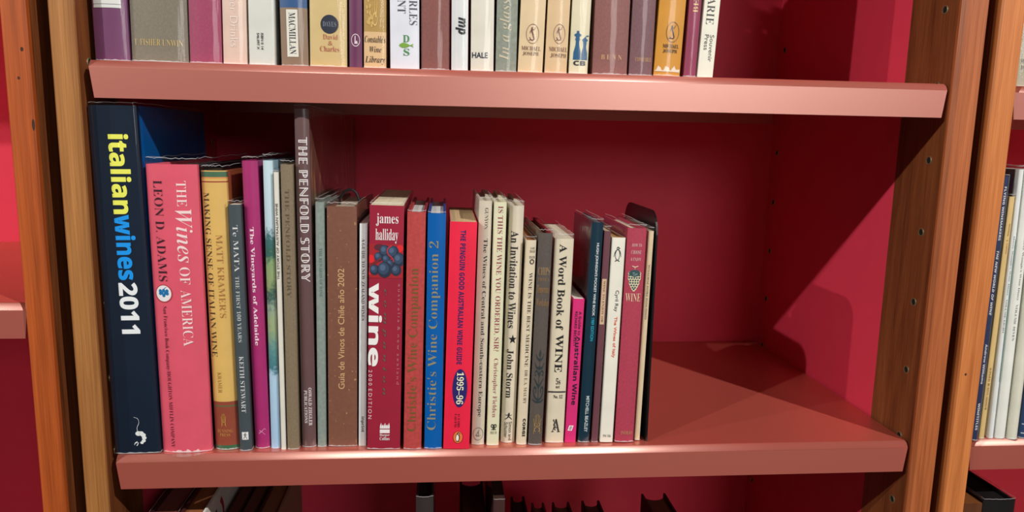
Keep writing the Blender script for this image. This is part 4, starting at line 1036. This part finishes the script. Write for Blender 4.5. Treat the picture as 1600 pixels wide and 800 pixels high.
UPPER_ROW = [
 {'x': -0.335106, 'y': 0.012, 'z': 0.32, 'w': 26.038, 'h': 215.0, 'lean': -0.00216, 'D': 150, 'k': 'h', 'b': 3, 'spine': (120, 68, 108), 'left': (120, 68, 108), 'right': (120, 68, 108), 'pages': (220, 210, 190), 'sl': 3, 'gl': 0, 'tex': '', 'label': 'purple hardcover with white paper label, beside the wooden post on the upper shelf', 'deco': [('paper_label', 'rect', '', '', '', 0.05, 0.86, 40.02, 80.68, (232, 236, 232)), ('label_rule', 'rect', '', '', '', 0.05, 0.86, 42.48, 42.86, (90, 90, 95))]},
 {'x': -0.299604, 'y': 0.012, 'z': 0.32, 'w': 43.368, 'h': 225.0, 'lean': 0.01182, 'D': 160, 'k': 'h', 'b': 4, 'spine': (128, 121, 106), 'left': (128, 121, 106), 'right': (128, 121, 106), 'pages': (220, 210, 190), 'sl': 4, 'gl': 0, 'tex': 'linen', 'label': 'fat worn grey linen hardcover with gilt publisher line at the foot', 'deco': [('publisher_lettering', 'T', 'T. FISHER UNWIN', 'R', 'h', 0.06, 0.92, 12.51, 17.34, (206, 180, 116))]},
 {'x': -0.264686, 'y': 0.012, 'z': 0.32, 'w': 24.747, 'h': 205.0, 'lean': 0.01505, 'D': 150, 'k': 'h', 'b': 3, 'spine': (160, 66, 100), 'left': (160, 66, 100), 'right': (160, 66, 100), 'pages': (220, 210, 190), 'sl': 3, 'gl': 0, 'tex': 'linen', 'label': 'plain crimson linen hardcover beside the fat grey linen book', 'deco': []},
 {'x': -0.242104, 'y': 0.012, 'z': 0.32, 'w': 18.816, 'h': 220.0, 'lean': 0.01515, 'D': 150, 'k': 'h', 'b': 2.5, 'spine': (226, 198, 182), 'left': (226, 198, 182), 'right': (226, 198, 182), 'pages': (220, 210, 190), 'sl': 3, 'gl': 0, 'tex': '', 'label': 'pinkish cream hardcover with pale embossed lettering', 'deco': [('title_lettering', 'T', 'and Other Drinks', 'S', 'd', 0.34, 0.66, 13.3, 77.5, (240, 224, 214))]},
 {'x': -0.221177, 'y': 0.012, 'z': 0.32, 'w': 20.226, 'h': 210.0, 'lean': 0.01226, 'D': 150, 'k': 'p', 'b': 0.6, 'spine': (216, 220, 212), 'left': (216, 220, 212), 'right': (216, 220, 212), 'pages': (220, 210, 190), 'sl': 2, 'gl': 0, 'tex': '', 'label': 'plain whitish book with two tiny upright number lines', 'deco': [('isbn_lettering', 'T', 'ISBN 0 14', 'SB', 'd', 0.48, 0.58, 11.98, 24.67, (70, 70, 72)), ('isbn_lettering', 'T', '546.097 X', 'SB', 'd', 0.32, 0.42, 11.98, 24.67, (70, 70, 72))]},
 {'x': -0.195962, 'y': 0.012, 'z': 0.32, 'w': 21.459, 'h': 215.0, 'lean': -0.00475, 'D': 150, 'k': 'h', 'b': 2.5, 'spine': (142, 118, 96), 'left': (142, 118, 96), 'right': (142, 118, 96), 'pages': (220, 210, 190), 'sl': 3, 'gl': 0, 'tex': '', 'label': 'brown and blue hardcover with white upright publisher label', 'deco': [('paper_label', 'rect', '', '', '', 0.24, 0.66, 7.3, 43.39, (228, 228, 216)), ('publisher_lettering', 'T', 'MACMILLAN', 'RB', 'd', 0.33, 0.58, 9.27, 40.97, (40, 42, 52))], 'bands': [(44.84, 215.0, (48, 88, 138))]},
 {'x': -0.169737, 'y': 0.012, 'z': 0.32, 'w': 29.391, 'h': 215.0, 'lean': 0.01151, 'D': 150, 'k': 'h', 'b': 2, 'spine': (212, 188, 132), 'left': (212, 188, 132), 'right': (212, 188, 132), 'pages': (220, 210, 190), 'sl': 3, 'gl': 0, 'tex': '', 'label': 'sandy yellow hardcover with round navy stamp and reddish publisher name', 'deco': [('round_stamp', 'ell', '', '', '', 0.3, 0.78, 25.8, 40.2, (44, 50, 66)), ('stamp_lettering', 'T', 'DAYES', 'R', 'h', 0.36, 0.72, 31.18, 35.09, (130, 140, 150)), ('publisher_lettering', 'T', 'David', 'R', 'h', 0.36, 0.76, 21.38, 25.31, (188, 104, 88)), ('publisher_lettering', 'T', '&', 'R', 'h', 0.5, 0.62, 16.96, 20.16, (188, 104, 88)), ('publisher_lettering', 'T', 'Charles', 'R', 'h', 0.28, 0.8, 12.03, 16.22, (188, 104, 88))]},
 {'x': -0.148199, 'y': 0.012, 'z': 0.32, 'w': 10.642, 'h': 200.0, 'lean': 0.0079, 'D': 150, 'k': 'p', 'b': 1.5, 'spine': (100, 42, 82), 'left': (100, 42, 82), 'right': (100, 42, 82), 'pages': (220, 210, 190), 'sl': 0, 'gl': 0, 'tex': '', 'label': 'narrow plum paperback with small white lamp badge', 'deco': [('publisher_emblem', 'LBADGE', '', '', '', 0.16, 0.84, 16.63, 26.48, (226, 210, 220))]},
 {'x': -0.133088, 'y': 0.012, 'z': 0.32, 'w': 17.98, 'h': 205.0, 'lean': 0.00885, 'D': 150, 'k': 'h', 'b': 1, 'spine': (226, 190, 142), 'left': (226, 190, 142), 'right': (226, 190, 142), 'pages': (220, 210, 190), 'sl': 3, 'gl': 0, 'tex': '', 'label': 'peach and ochre book with black italic series name', 'deco': [('ochre_picture', 'OCHRE', '', '', '', 0.06, 0.62, 29.43, 72.24, (212, 178, 108)), ('series_lettering', 'T', "Constable's", 'IT', 'h', 0.04, 0.98, 20.06, 25.49, (50, 44, 42)), ('series_lettering', 'T', 'Wine', 'IT', 'h', 0.26, 0.8, 12.63, 17.09, (50, 44, 42)), ('series_lettering', 'T', 'Library', 'IT', 'h', 0.06, 0.96, 3.17, 9.65, (50, 44, 42))], 'bands': [(28.45, 205.0, (184, 150, 84))]},
 {'x': -0.109238, 'y': 0.012, 'z': 0.32, 'w': 23.577, 'h': 225.0, 'lean': -0.00223, 'D': 160, 'k': 'h', 'b': 0.6, 'spine': (222, 226, 236), 'left': (222, 226, 236), 'right': (222, 226, 236), 'pages': (220, 210, 190), 'sl': 0, 'gl': 1, 'tex': '', 'label': 'cool white glossy hardcover with green fish between two green letters', 'deco': [('author_lettering', 'T', 'CHARLES', 'R', 'd', 0.66, 0.94, 34.61, 69.73, (80, 80, 86)), ('author_lettering', 'T', 'GRANT', 'R', 'd', 0.26, 0.54, 43.45, 69.73, (80, 80, 86)), ('publisher_lettering', 'T', 'D', 'RB', 'h', 0.44, 0.66, 21.27, 26.72, (72, 138, 78)), ('fish_emblem', 'FISH', '', '', '', 0.3, 0.8, 16.8, 20.77, (118, 164, 60)), ('publisher_lettering', 'T', 'S', 'RB', 'h', 0.46, 0.66, 10.83, 16.3, (72, 138, 78))]},
 {'x': -0.08486, 'y': 0.012, 'z': 0.32, 'w': 23.18, 'h': 205.0, 'lean': -0.00239, 'D': 155, 'k': 'h', 'b': 3, 'spine': (136, 82, 76), 'left': (136, 82, 76), 'right': (136, 82, 76), 'pages': (220, 210, 190), 'sl': 3, 'gl': 0, 'tex': 'linen', 'label': 'maroon-brown hardcover beside the cool white glossy book', 'deco': []},
 {'x': -0.0653, 'y': 0.012, 'z': 0.32, 'w': 13.89, 'h': 210.0, 'lean': -0.0014, 'D': 150, 'k': 'p', 'b': 0.4, 'spine': (224, 228, 228), 'left': (224, 228, 228), 'right': (224, 228, 228), 'pages': (220, 210, 190), 'sl': 1, 'gl': 1, 'tex': '', 'label': 'white book marked with black lowercase cursive initials', 'deco': [('publisher_lettering', 'T', 'mp', 'SITX', 'd', 0.24, 0.84, 28.61, 42.0, (34, 34, 40))]},
 {'x': -0.04701, 'y': 0.012, 'z': 0.32, 'w': 19.02, 'h': 215.0, 'lean': -0.00247, 'D': 150, 'k': 'h', 'b': 1.5, 'spine': (226, 222, 208), 'left': (226, 222, 208), 'right': (226, 222, 208), 'pages': (220, 210, 190), 'sl': 4, 'gl': 0, 'tex': '', 'label': 'off-white hardcover with one short black word in capitals at its foot', 'deco': [('publisher_lettering', 'T', 'HALE', 'SB', 'h', 0.05, 0.74, 10.64, 15.17, (36, 48, 70))]},
 {'x': -0.027575, 'y': 0.012, 'z': 0.32, 'w': 17.4, 'h': 205.0, 'lean': 0.00731, 'D': 150, 'k': 'h', 'b': 2, 'spine': (142, 150, 136), 'left': (142, 150, 136), 'right': (142, 150, 136), 'pages': (220, 210, 190), 'sl': 3, 'gl': 0, 'tex': 'mottle', 'label': 'sage green hardcover with pale script reading upward', 'deco': [('title_lettering', 'T', 'In a glass lightly', 'IT', 'u', 0.14, 0.74, 9.19, 90.88, (206, 196, 170))]},
 {'x': -0.007665, 'y': 0.012, 'z': 0.32, 'w': 20.82, 'h': 215.0, 'lean': 0.02755, 'D': 150, 'k': 'h', 'b': 2, 'spine': (228, 204, 164), 'left': (228, 204, 164), 'right': (228, 204, 164), 'pages': (220, 210, 190), 'sl': 4, 'gl': 0, 'tex': '', 'label': 'tan cream hardcover with brown mermaid oval, next to the sage green one', 'deco': [('mermaid_emblem', 'MERM', '', '', '', 0.26, 0.78, 22.92, 38.49, (104, 58, 62)), ('publisher_lettering', 'T', 'MICHAEL', 'R', 'h', 0.1, 0.88, 17.61, 20.9, (112, 72, 66)), ('publisher_lettering', 'T', 'JOSEPH', 'R', 'h', 0.16, 0.8, 13.31, 16.6, (112, 72, 66))]},
 {'x': 0.013431, 'y': 0.012, 'z': 0.32, 'w': 18.702, 'h': 215.0, 'lean': 0.02521, 'D': 150, 'k': 'h', 'b': 2, 'spine': (224, 194, 152), 'left': (224, 194, 152), 'right': (224, 194, 152), 'pages': (220, 210, 190), 'sl': 4, 'gl': 0, 'tex': '', 'label': 'tan cream hardcover with brown mermaid oval, next to the pepper mill book', 'deco': [('mermaid_emblem', 'MERM', '', '', '', 0.3, 0.84, 23.57, 39.18, (110, 66, 60)), ('publisher_lettering', 'T', 'MICHAEL', 'R', 'h', 0.14, 0.98, 17.49, 21.04, (120, 80, 70)), ('publisher_lettering', 'T', 'JOSEPH', 'R', 'h', 0.22, 0.94, 12.41, 15.97, (120, 80, 70))]},
 {'x': 0.03207, 'y': 0.012, 'z': 0.32, 'w': 15.973, 'h': 210.0, 'lean': 0.02282, 'D': 150, 'k': 'h', 'b': 0.8, 'spine': (226, 218, 186), 'left': (226, 218, 186), 'right': (226, 218, 186), 'pages': (220, 210, 190), 'sl': 3, 'gl': 0, 'tex': '', 'label': 'pale cream book with two blue pepper mills', 'deco': [('pepper_mill_emblem', 'MILLS', '', '', '', 0.14, 0.96, 11.41, 34.25, (32, 92, 134)), ('publisher_lettering', 'T', 'CB', 'SBX', 'h', 0.2, 0.86, 6.81, 10.65, (40, 42, 50))]},
 {'x': 0.058759, 'y': 0.012, 'z': 0.32, 'w': 29.501, 'h': 215.0, 'lean': 0.00781, 'D': 155, 'k': 'h', 'b': 3, 'spine': (142, 92, 88), 'left': (142, 92, 88), 'right': (142, 92, 88), 'pages': (220, 210, 190), 'sl': 3, 'gl': 0, 'tex': 'linen', 'label': 'wide mauve-brown linen hardcover with small gilt publisher word', 'deco': [('publisher_lettering', 'T', 'B E N N', 'R', 'h', 0.22, 0.82, 12.43, 16.27, (220, 178, 128))]},
 {'x': 0.08464, 'y': 0.012, 'z': 0.32, 'w': 19.77, 'h': 205.0, 'lean': 0.01381, 'D': 150, 'k': 'h', 'b': 2.5, 'spine': (124, 88, 94), 'left': (124, 88, 94), 'right': (124, 88, 94), 'pages': (220, 210, 190), 'sl': 3, 'gl': 0, 'tex': 'linen', 'label': 'dusky mauve hardcover beside the mustard book', 'deco': [('publisher_lettering', 'T', 'CONSTABLE', 'R', 'h', 0.22, 0.92, 11.64, 14.98, (216, 170, 120))]},
 {'x': 0.106961, 'y': 0.012, 'z': 0.32, 'w': 22.692, 'h': 210.0, 'lean': 0.03588, 'D': 150, 'k': 'h', 'b': 2, 'spine': (212, 150, 54), 'left': (212, 150, 54), 'right': (212, 150, 54), 'pages': (220, 210, 190), 'sl': 3, 'gl': 0, 'tex': '', 'label': 'mustard hardcover with navy mermaid oval and worn white foot', 'deco': [('mermaid_emblem', 'MERM', '', '', '', 0.32, 0.82, 27.47, 43.81, (44, 42, 54)), ('publisher_lettering', 'T', 'MICHAEL', 'RB', 'h', 0.24, 0.86, 22.85, 25.94, (60, 48, 40)), ('publisher_lettering', 'T', 'JOSEPH', 'RB', 'h', 0.26, 0.8, 18.74, 21.83, (60, 48, 40)), ('worn_patch', 'TEAR', '', '', '', 0.02, 0.98, 3.75, 9.97, (236, 222, 200))]},
 {'x': 0.126529, 'y': 0.012, 'z': 0.32, 'w': 10.452, 'h': 235.0, 'lean': 0.02542, 'D': 145, 'k': 'h', 'b': 1.5, 'spine': (150, 62, 92), 'left': (150, 62, 92), 'right': (150, 62, 92), 'pages': (220, 210, 190), 'sl': 3, 'gl': 0, 'tex': '', 'label': 'thin crimson hardcover with gilt letters, beside the mustard book', 'deco': [('title_lettering', 'T', 'BEER', 'R', 'u', 0.3, 0.72, 52.05, 73.25, (232, 196, 140))]},
 {'x': 0.13937, 'y': 0.012, 'z': 0.32, 'w': 13.63, 'h': 250.0, 'lean': 0.044, 'D': 150, 'k': 'p', 'b': 0, 'spine': (230, 228, 212), 'left': (225, 220, 205), 'right': (20, 60, 60), 'pages': (220, 210, 190), 'sl': 0, 'gl': 0, 'tex': '', 'label': 'white book closing the upper row, with thin black letters reading downward', 'deco': [('title_lettering', 'T', 'MARIE', 'R', 'd', 0.2, 0.7, 42.84, 72.78, (70, 68, 66)), ('publisher_lettering', 'T', 'Souvenir', 'S', 'd', 0.56, 0.82, 12.95, 34.64, (80, 76, 72)), ('publisher_lettering', 'T', 'Press', 'S', 'd', 0.22, 0.48, 22.28, 34.64, (80, 76, 72))]},
]
NEIGHBOUR_ROW = [
 {'x': 0.4112, 'y': 0.0002, 'z': 0.0, 'w': 5.42, 'h': 243.0, 'lean': -0.00301, 'D': 140, 'k': 'p', 'b': 0, 'spine': (48, 56, 92), 'left': (48, 56, 92), 'right': (48, 56, 92), 'pages': (220, 210, 190), 'sl': 1, 'gl': 0, 'tex': '', 'label': 'thin navy book with white italic capitals leaning by the neighbouring post', 'deco': [('title_lettering', 'T', 'FLYING WINEMAKERS', 'SSB', 'd', 0.3, 0.74, 186.32, 233.69, (232, 234, 238)), ('title_lettering', 'T', 'THE NEW WORLD OF WINE', 'SSBI', 'd', 0.3, 0.74, 118.49, 177.18, (232, 234, 238)), ('author_lettering', 'T', 'Andrew Williams', 'SSB', 'd', 0.3, 0.76, 54.46, 91.8, (232, 234, 238)), ('publisher_lettering', 'T', 'WINETITLES', 'SSB', 'd', 0.3, 0.74, 10.26, 36.15, (232, 234, 238))]},
 {'x': 0.421186, 'y': 0.004, 'z': 0.0, 'w': 6.102, 'h': 224.87, 'lean': 0.00101, 'D': 140, 'k': 'h', 'b': 0.6, 'spine': (222, 190, 128), 'left': (222, 190, 128), 'right': (222, 190, 128), 'pages': (220, 210, 190), 'sl': 2, 'gl': 0, 'tex': '', 'label': 'tan booklet with dark capitals reading upward, beside the thin navy book', 'deco': [('author_lettering', 'T', 'Andre L. Simon', 'R', 'u', 0.4, 0.66, 173.19, 200.76, (120, 92, 58)), ('title_lettering', 'T', 'KNOW YOUR WINES', 'R', 'u', 0.34, 0.64, 28.41, 68.28, (86, 64, 48))]},
 {'x': 0.431051, 'y': 0.0045, 'z': 0.0, 'w': 5.366, 'h': 248.76, 'lean': -0.0138, 'D': 150, 'k': 'h', 'b': 1, 'spine': (232, 236, 234), 'left': (120, 95, 110), 'right': (232, 236, 234), 'pages': (220, 210, 190), 'sl': 3, 'gl': 0, 'tex': '', 'label': 'white diary volume with teal edge stripe, beside the tan booklet', 'deco': [('title_lettering', 'T', "Harry Waugh's Wine Diary", 'R', 'd', 0.28, 0.56, 135.75, 189.87, (66, 70, 74)), ('volume_lettering', 'T', 'VOLUME EIGHT', 'R', 'd', 0.28, 0.52, 100.67, 132.21, (66, 70, 74)), ('teal_stripe', 'rect', '', '', '', 0.8, 0.99, 54.61, 186.42, (30, 140, 124))]},
 {'x': 0.440041, 'y': 0.0032, 'z': 0.0, 'w': 9.978, 'h': 248.95, 'lean': -0.01588, 'D': 150, 'k': 'h', 'b': 2, 'spine': (234, 236, 228), 'left': (234, 236, 228), 'right': (234, 236, 228), 'pages': (220, 210, 190), 'sl': 3, 'gl': 0, 'tex': '', 'label': 'second white diary volume, whose capitals say a lower volume', 'deco': [('title_lettering', 'T', "Harry Waugh's Wine Diary", 'R', 'd', 0.4, 0.62, 131.32, 190.12, (66, 70, 74)), ('volume_lettering', 'T', 'VOLUME SEVEN', 'R', 'd', 0.4, 0.6, 93.78, 127.77, (66, 70, 74))]},
 {'x': 0.450472, 'y': 0.0007, 'z': 0.0, 'w': 9.284, 'h': 229.68, 'lean': -0.00891, 'D': 150, 'k': 'h', 'b': 2, 'spine': (222, 222, 204), 'left': (222, 222, 204), 'right': (222, 222, 204), 'pages': (220, 210, 190), 'sl': 3, 'gl': 0, 'tex': '', 'label': 'cream-grey unlettered hardcover beyond the white diary volumes', 'deco': []},
 {'x': 0.4641, 'y': 0.003, 'z': 0.0, 'w': 12.67, 'h': 218.38, 'lean': -0.00198, 'D': 150, 'k': 'h', 'b': 2, 'spine': (40, 66, 104), 'left': (40, 66, 104), 'right': (40, 66, 104), 'pages': (220, 210, 190), 'sl': 3, 'gl': 0, 'tex': '', 'label': 'dark blue hardcover half cut by the picture edge', 'deco': [('spine_rule', 'rect', '', '', '', 0.1, 0.9, 13.5, 14.44, (200, 210, 220)), ('spine_rule', 'rect', '', '', '', 0.1, 0.9, 4.72, 5.66, (200, 210, 220))]},
]
NEIGHBOUR_UPPER = [
 {'x': 0.43381, 'y': 0.012, 'z': 0.32, 'w': 30.12, 'h': 210.0, 'lean': -0.04944, 'D': 150, 'k': 'h', 'b': 2, 'spine': (192, 186, 162), 'left': (192, 186, 162), 'right': (192, 186, 162), 'pages': (220, 210, 190), 'sl': 3, 'gl': 0, 'tex': '', 'label': 'pale khaki hardcover alone on the neighbouring upper shelf', 'deco': [('publisher_lettering', 'T', 'HAMISH', 'R', 'h', 0.1, 0.6, 20.24, 23.47, (90, 86, 70)), ('publisher_lettering', 'T', 'JARROLD', 'R', 'h', 0.1, 0.6, 14.83, 18.08, (90, 86, 70))]},
]

for d in MIDDLE_ROW:
    if d['x'] > .062:
        d['z'] = .0006        # these stand on the bookend's foot
    r = book(group='books on the middle shelf', **d)
    if d['tex'] == 'speck':
        RIBBON = r
    if d.get('lip'):
        jacket_lip(r, d['w'] / 1000, d['lip'] / 1000, d['b'] / 1000)
for d in UPPER_ROW:
    book(group='books on the upper shelf', **d)
for d in NEIGHBOUR_ROW:
    book(group='books by the golden post', **d)
for d in NEIGHBOUR_UPPER:
    book(group='books by the golden post', **d)

# black ribbon marker looped over the copper-brown book
cu = bpy.data.curves.new('ribbon_path', 'CURVE')
cu.dimensions = '3D'
cu.bevel_depth = .0011
cu.bevel_resolution = 2
sp = cu.splines.new('NURBS')
P = [(-.0085, .050, .200), (-.0085, .048, .2085), (-.0060, .046, .2160), (.0005, .044, .2205), (.0070, .043, .2185), (.0098, .042, .2110), (.0098, .042, .2040)]
sp.points.add(len(P) - 1)
for i, p in enumerate(P):
    sp.points[i].co = (*p, 1)
sp.use_endpoint_u = True
tmp = link(bpy.data.objects.new('ribbon_source', cu))
dg = bpy.context.evaluated_depsgraph_get()
me = bpy.data.meshes.new_from_object(tmp.evaluated_get(dg))
bpy.data.objects.remove(tmp)
me.materials.append(paint((22, 22, 28), rough=.6, vary=0, name='ribbon'))
link(bpy.data.objects.new('ribbon_marker', me), RIBBON)

# books standing on the shelf below: only their tops reach into view
LB = dict(lean=0, gl=0, tex='', deco=(), bands=())
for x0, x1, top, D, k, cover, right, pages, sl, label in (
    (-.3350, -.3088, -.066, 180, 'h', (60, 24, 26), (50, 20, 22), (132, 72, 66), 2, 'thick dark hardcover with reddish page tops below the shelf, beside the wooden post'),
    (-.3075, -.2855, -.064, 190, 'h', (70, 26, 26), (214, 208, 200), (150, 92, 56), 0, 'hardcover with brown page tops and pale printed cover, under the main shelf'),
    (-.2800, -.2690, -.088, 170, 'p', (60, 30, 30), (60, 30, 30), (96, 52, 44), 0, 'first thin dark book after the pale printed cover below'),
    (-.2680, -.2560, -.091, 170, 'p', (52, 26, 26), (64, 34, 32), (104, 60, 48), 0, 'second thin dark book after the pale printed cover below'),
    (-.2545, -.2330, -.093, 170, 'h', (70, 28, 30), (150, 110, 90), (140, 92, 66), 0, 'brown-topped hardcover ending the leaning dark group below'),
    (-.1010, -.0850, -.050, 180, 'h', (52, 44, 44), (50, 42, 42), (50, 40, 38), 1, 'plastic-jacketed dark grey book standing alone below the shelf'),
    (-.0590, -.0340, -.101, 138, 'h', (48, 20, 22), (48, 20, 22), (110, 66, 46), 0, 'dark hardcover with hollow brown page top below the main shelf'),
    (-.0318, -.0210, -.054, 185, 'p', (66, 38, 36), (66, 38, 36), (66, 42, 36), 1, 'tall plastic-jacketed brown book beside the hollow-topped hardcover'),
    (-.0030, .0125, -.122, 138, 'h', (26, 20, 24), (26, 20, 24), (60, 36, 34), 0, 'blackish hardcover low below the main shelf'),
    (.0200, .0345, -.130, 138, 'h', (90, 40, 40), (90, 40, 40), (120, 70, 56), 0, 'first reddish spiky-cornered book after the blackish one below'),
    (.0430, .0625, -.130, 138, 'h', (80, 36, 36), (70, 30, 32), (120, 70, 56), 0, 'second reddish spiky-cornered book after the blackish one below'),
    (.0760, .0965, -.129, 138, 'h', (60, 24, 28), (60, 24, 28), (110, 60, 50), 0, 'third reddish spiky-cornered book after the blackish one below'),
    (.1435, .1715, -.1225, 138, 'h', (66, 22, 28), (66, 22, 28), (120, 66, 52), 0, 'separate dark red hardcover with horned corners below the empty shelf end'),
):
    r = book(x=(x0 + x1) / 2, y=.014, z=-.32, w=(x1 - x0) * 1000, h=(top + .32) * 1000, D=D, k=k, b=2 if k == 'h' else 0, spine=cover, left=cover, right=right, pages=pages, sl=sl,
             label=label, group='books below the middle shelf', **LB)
    if right == (214, 208, 200):
        # black characters and a red stroke printed on that pale cover
        hh, ww = (top + .32), (x1 - x0 - .0006) / 2
        bm = bmesh.new()
        for polys, mi in ((stroke([(.055, hh - .010), (.062, hh - .022), (.060, hh - .040)], .006, .004), 0), (stroke([(.095, hh - .004), (.110, hh - .012), (.118, hh - .008)], .007, .004), 1),
                          (stroke([(.030, hh - .016), (.036, hh - .030)], .004, .004), 1), (stroke([(.040, hh - .014), (.045, hh - .030)], .004, .003), 1)):
            for pl in polys:
                bm.faces.new([bm.verts.new((ww + .0003, p[0], p[1])) for p in pl]).material_index = mi
        mesh_obj('cover_print', bm, [ink((176, 40, 60)), ink((40, 38, 40))], r)
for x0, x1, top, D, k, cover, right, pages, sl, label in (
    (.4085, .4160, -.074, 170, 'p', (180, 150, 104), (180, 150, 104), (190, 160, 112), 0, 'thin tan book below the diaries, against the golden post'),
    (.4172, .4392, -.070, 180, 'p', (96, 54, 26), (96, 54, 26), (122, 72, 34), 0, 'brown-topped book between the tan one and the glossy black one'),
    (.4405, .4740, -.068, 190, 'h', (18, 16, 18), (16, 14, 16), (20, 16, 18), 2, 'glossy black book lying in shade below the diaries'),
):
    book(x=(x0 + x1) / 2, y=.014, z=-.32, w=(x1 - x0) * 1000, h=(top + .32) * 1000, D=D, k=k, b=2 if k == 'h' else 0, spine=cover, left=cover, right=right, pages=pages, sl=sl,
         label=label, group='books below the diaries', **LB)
finish_lettering()

# ------------------------------------------------------------------ black bookend closing the main row
be = empty('bookend', (.1052, .0120, 0))
tag(be, 'black metal bookend plate with rounded top at the end of the main row', 'bookend')
BLACK = paint((16, 15, 18), rough=.3, vary=0, name='black_metal')
pts = [(0, 0), (.1135, 0)]
r = .020
for i in range(9):
    a = math.pi / 2 * i / 8
    pts.append((.1135 - r + r * math.cos(a), .2072 - r + r * math.sin(a)))
for i in range(9):
    a = math.pi / 2 + math.pi / 2 * i / 8
    pts.append((r + r * math.cos(a), .2072 - r + r * math.sin(a)))
bm = bmesh.new()
prism(bm, pts, 0, -.0008, .0008)
mesh_obj('upright_plate', bm, BLACK, be)
bm = bmesh.new()
box(bm, -.040, -.0008, .012, .100, .00005, .00055)
mesh_obj('foot_plate', bm, BLACK, be)
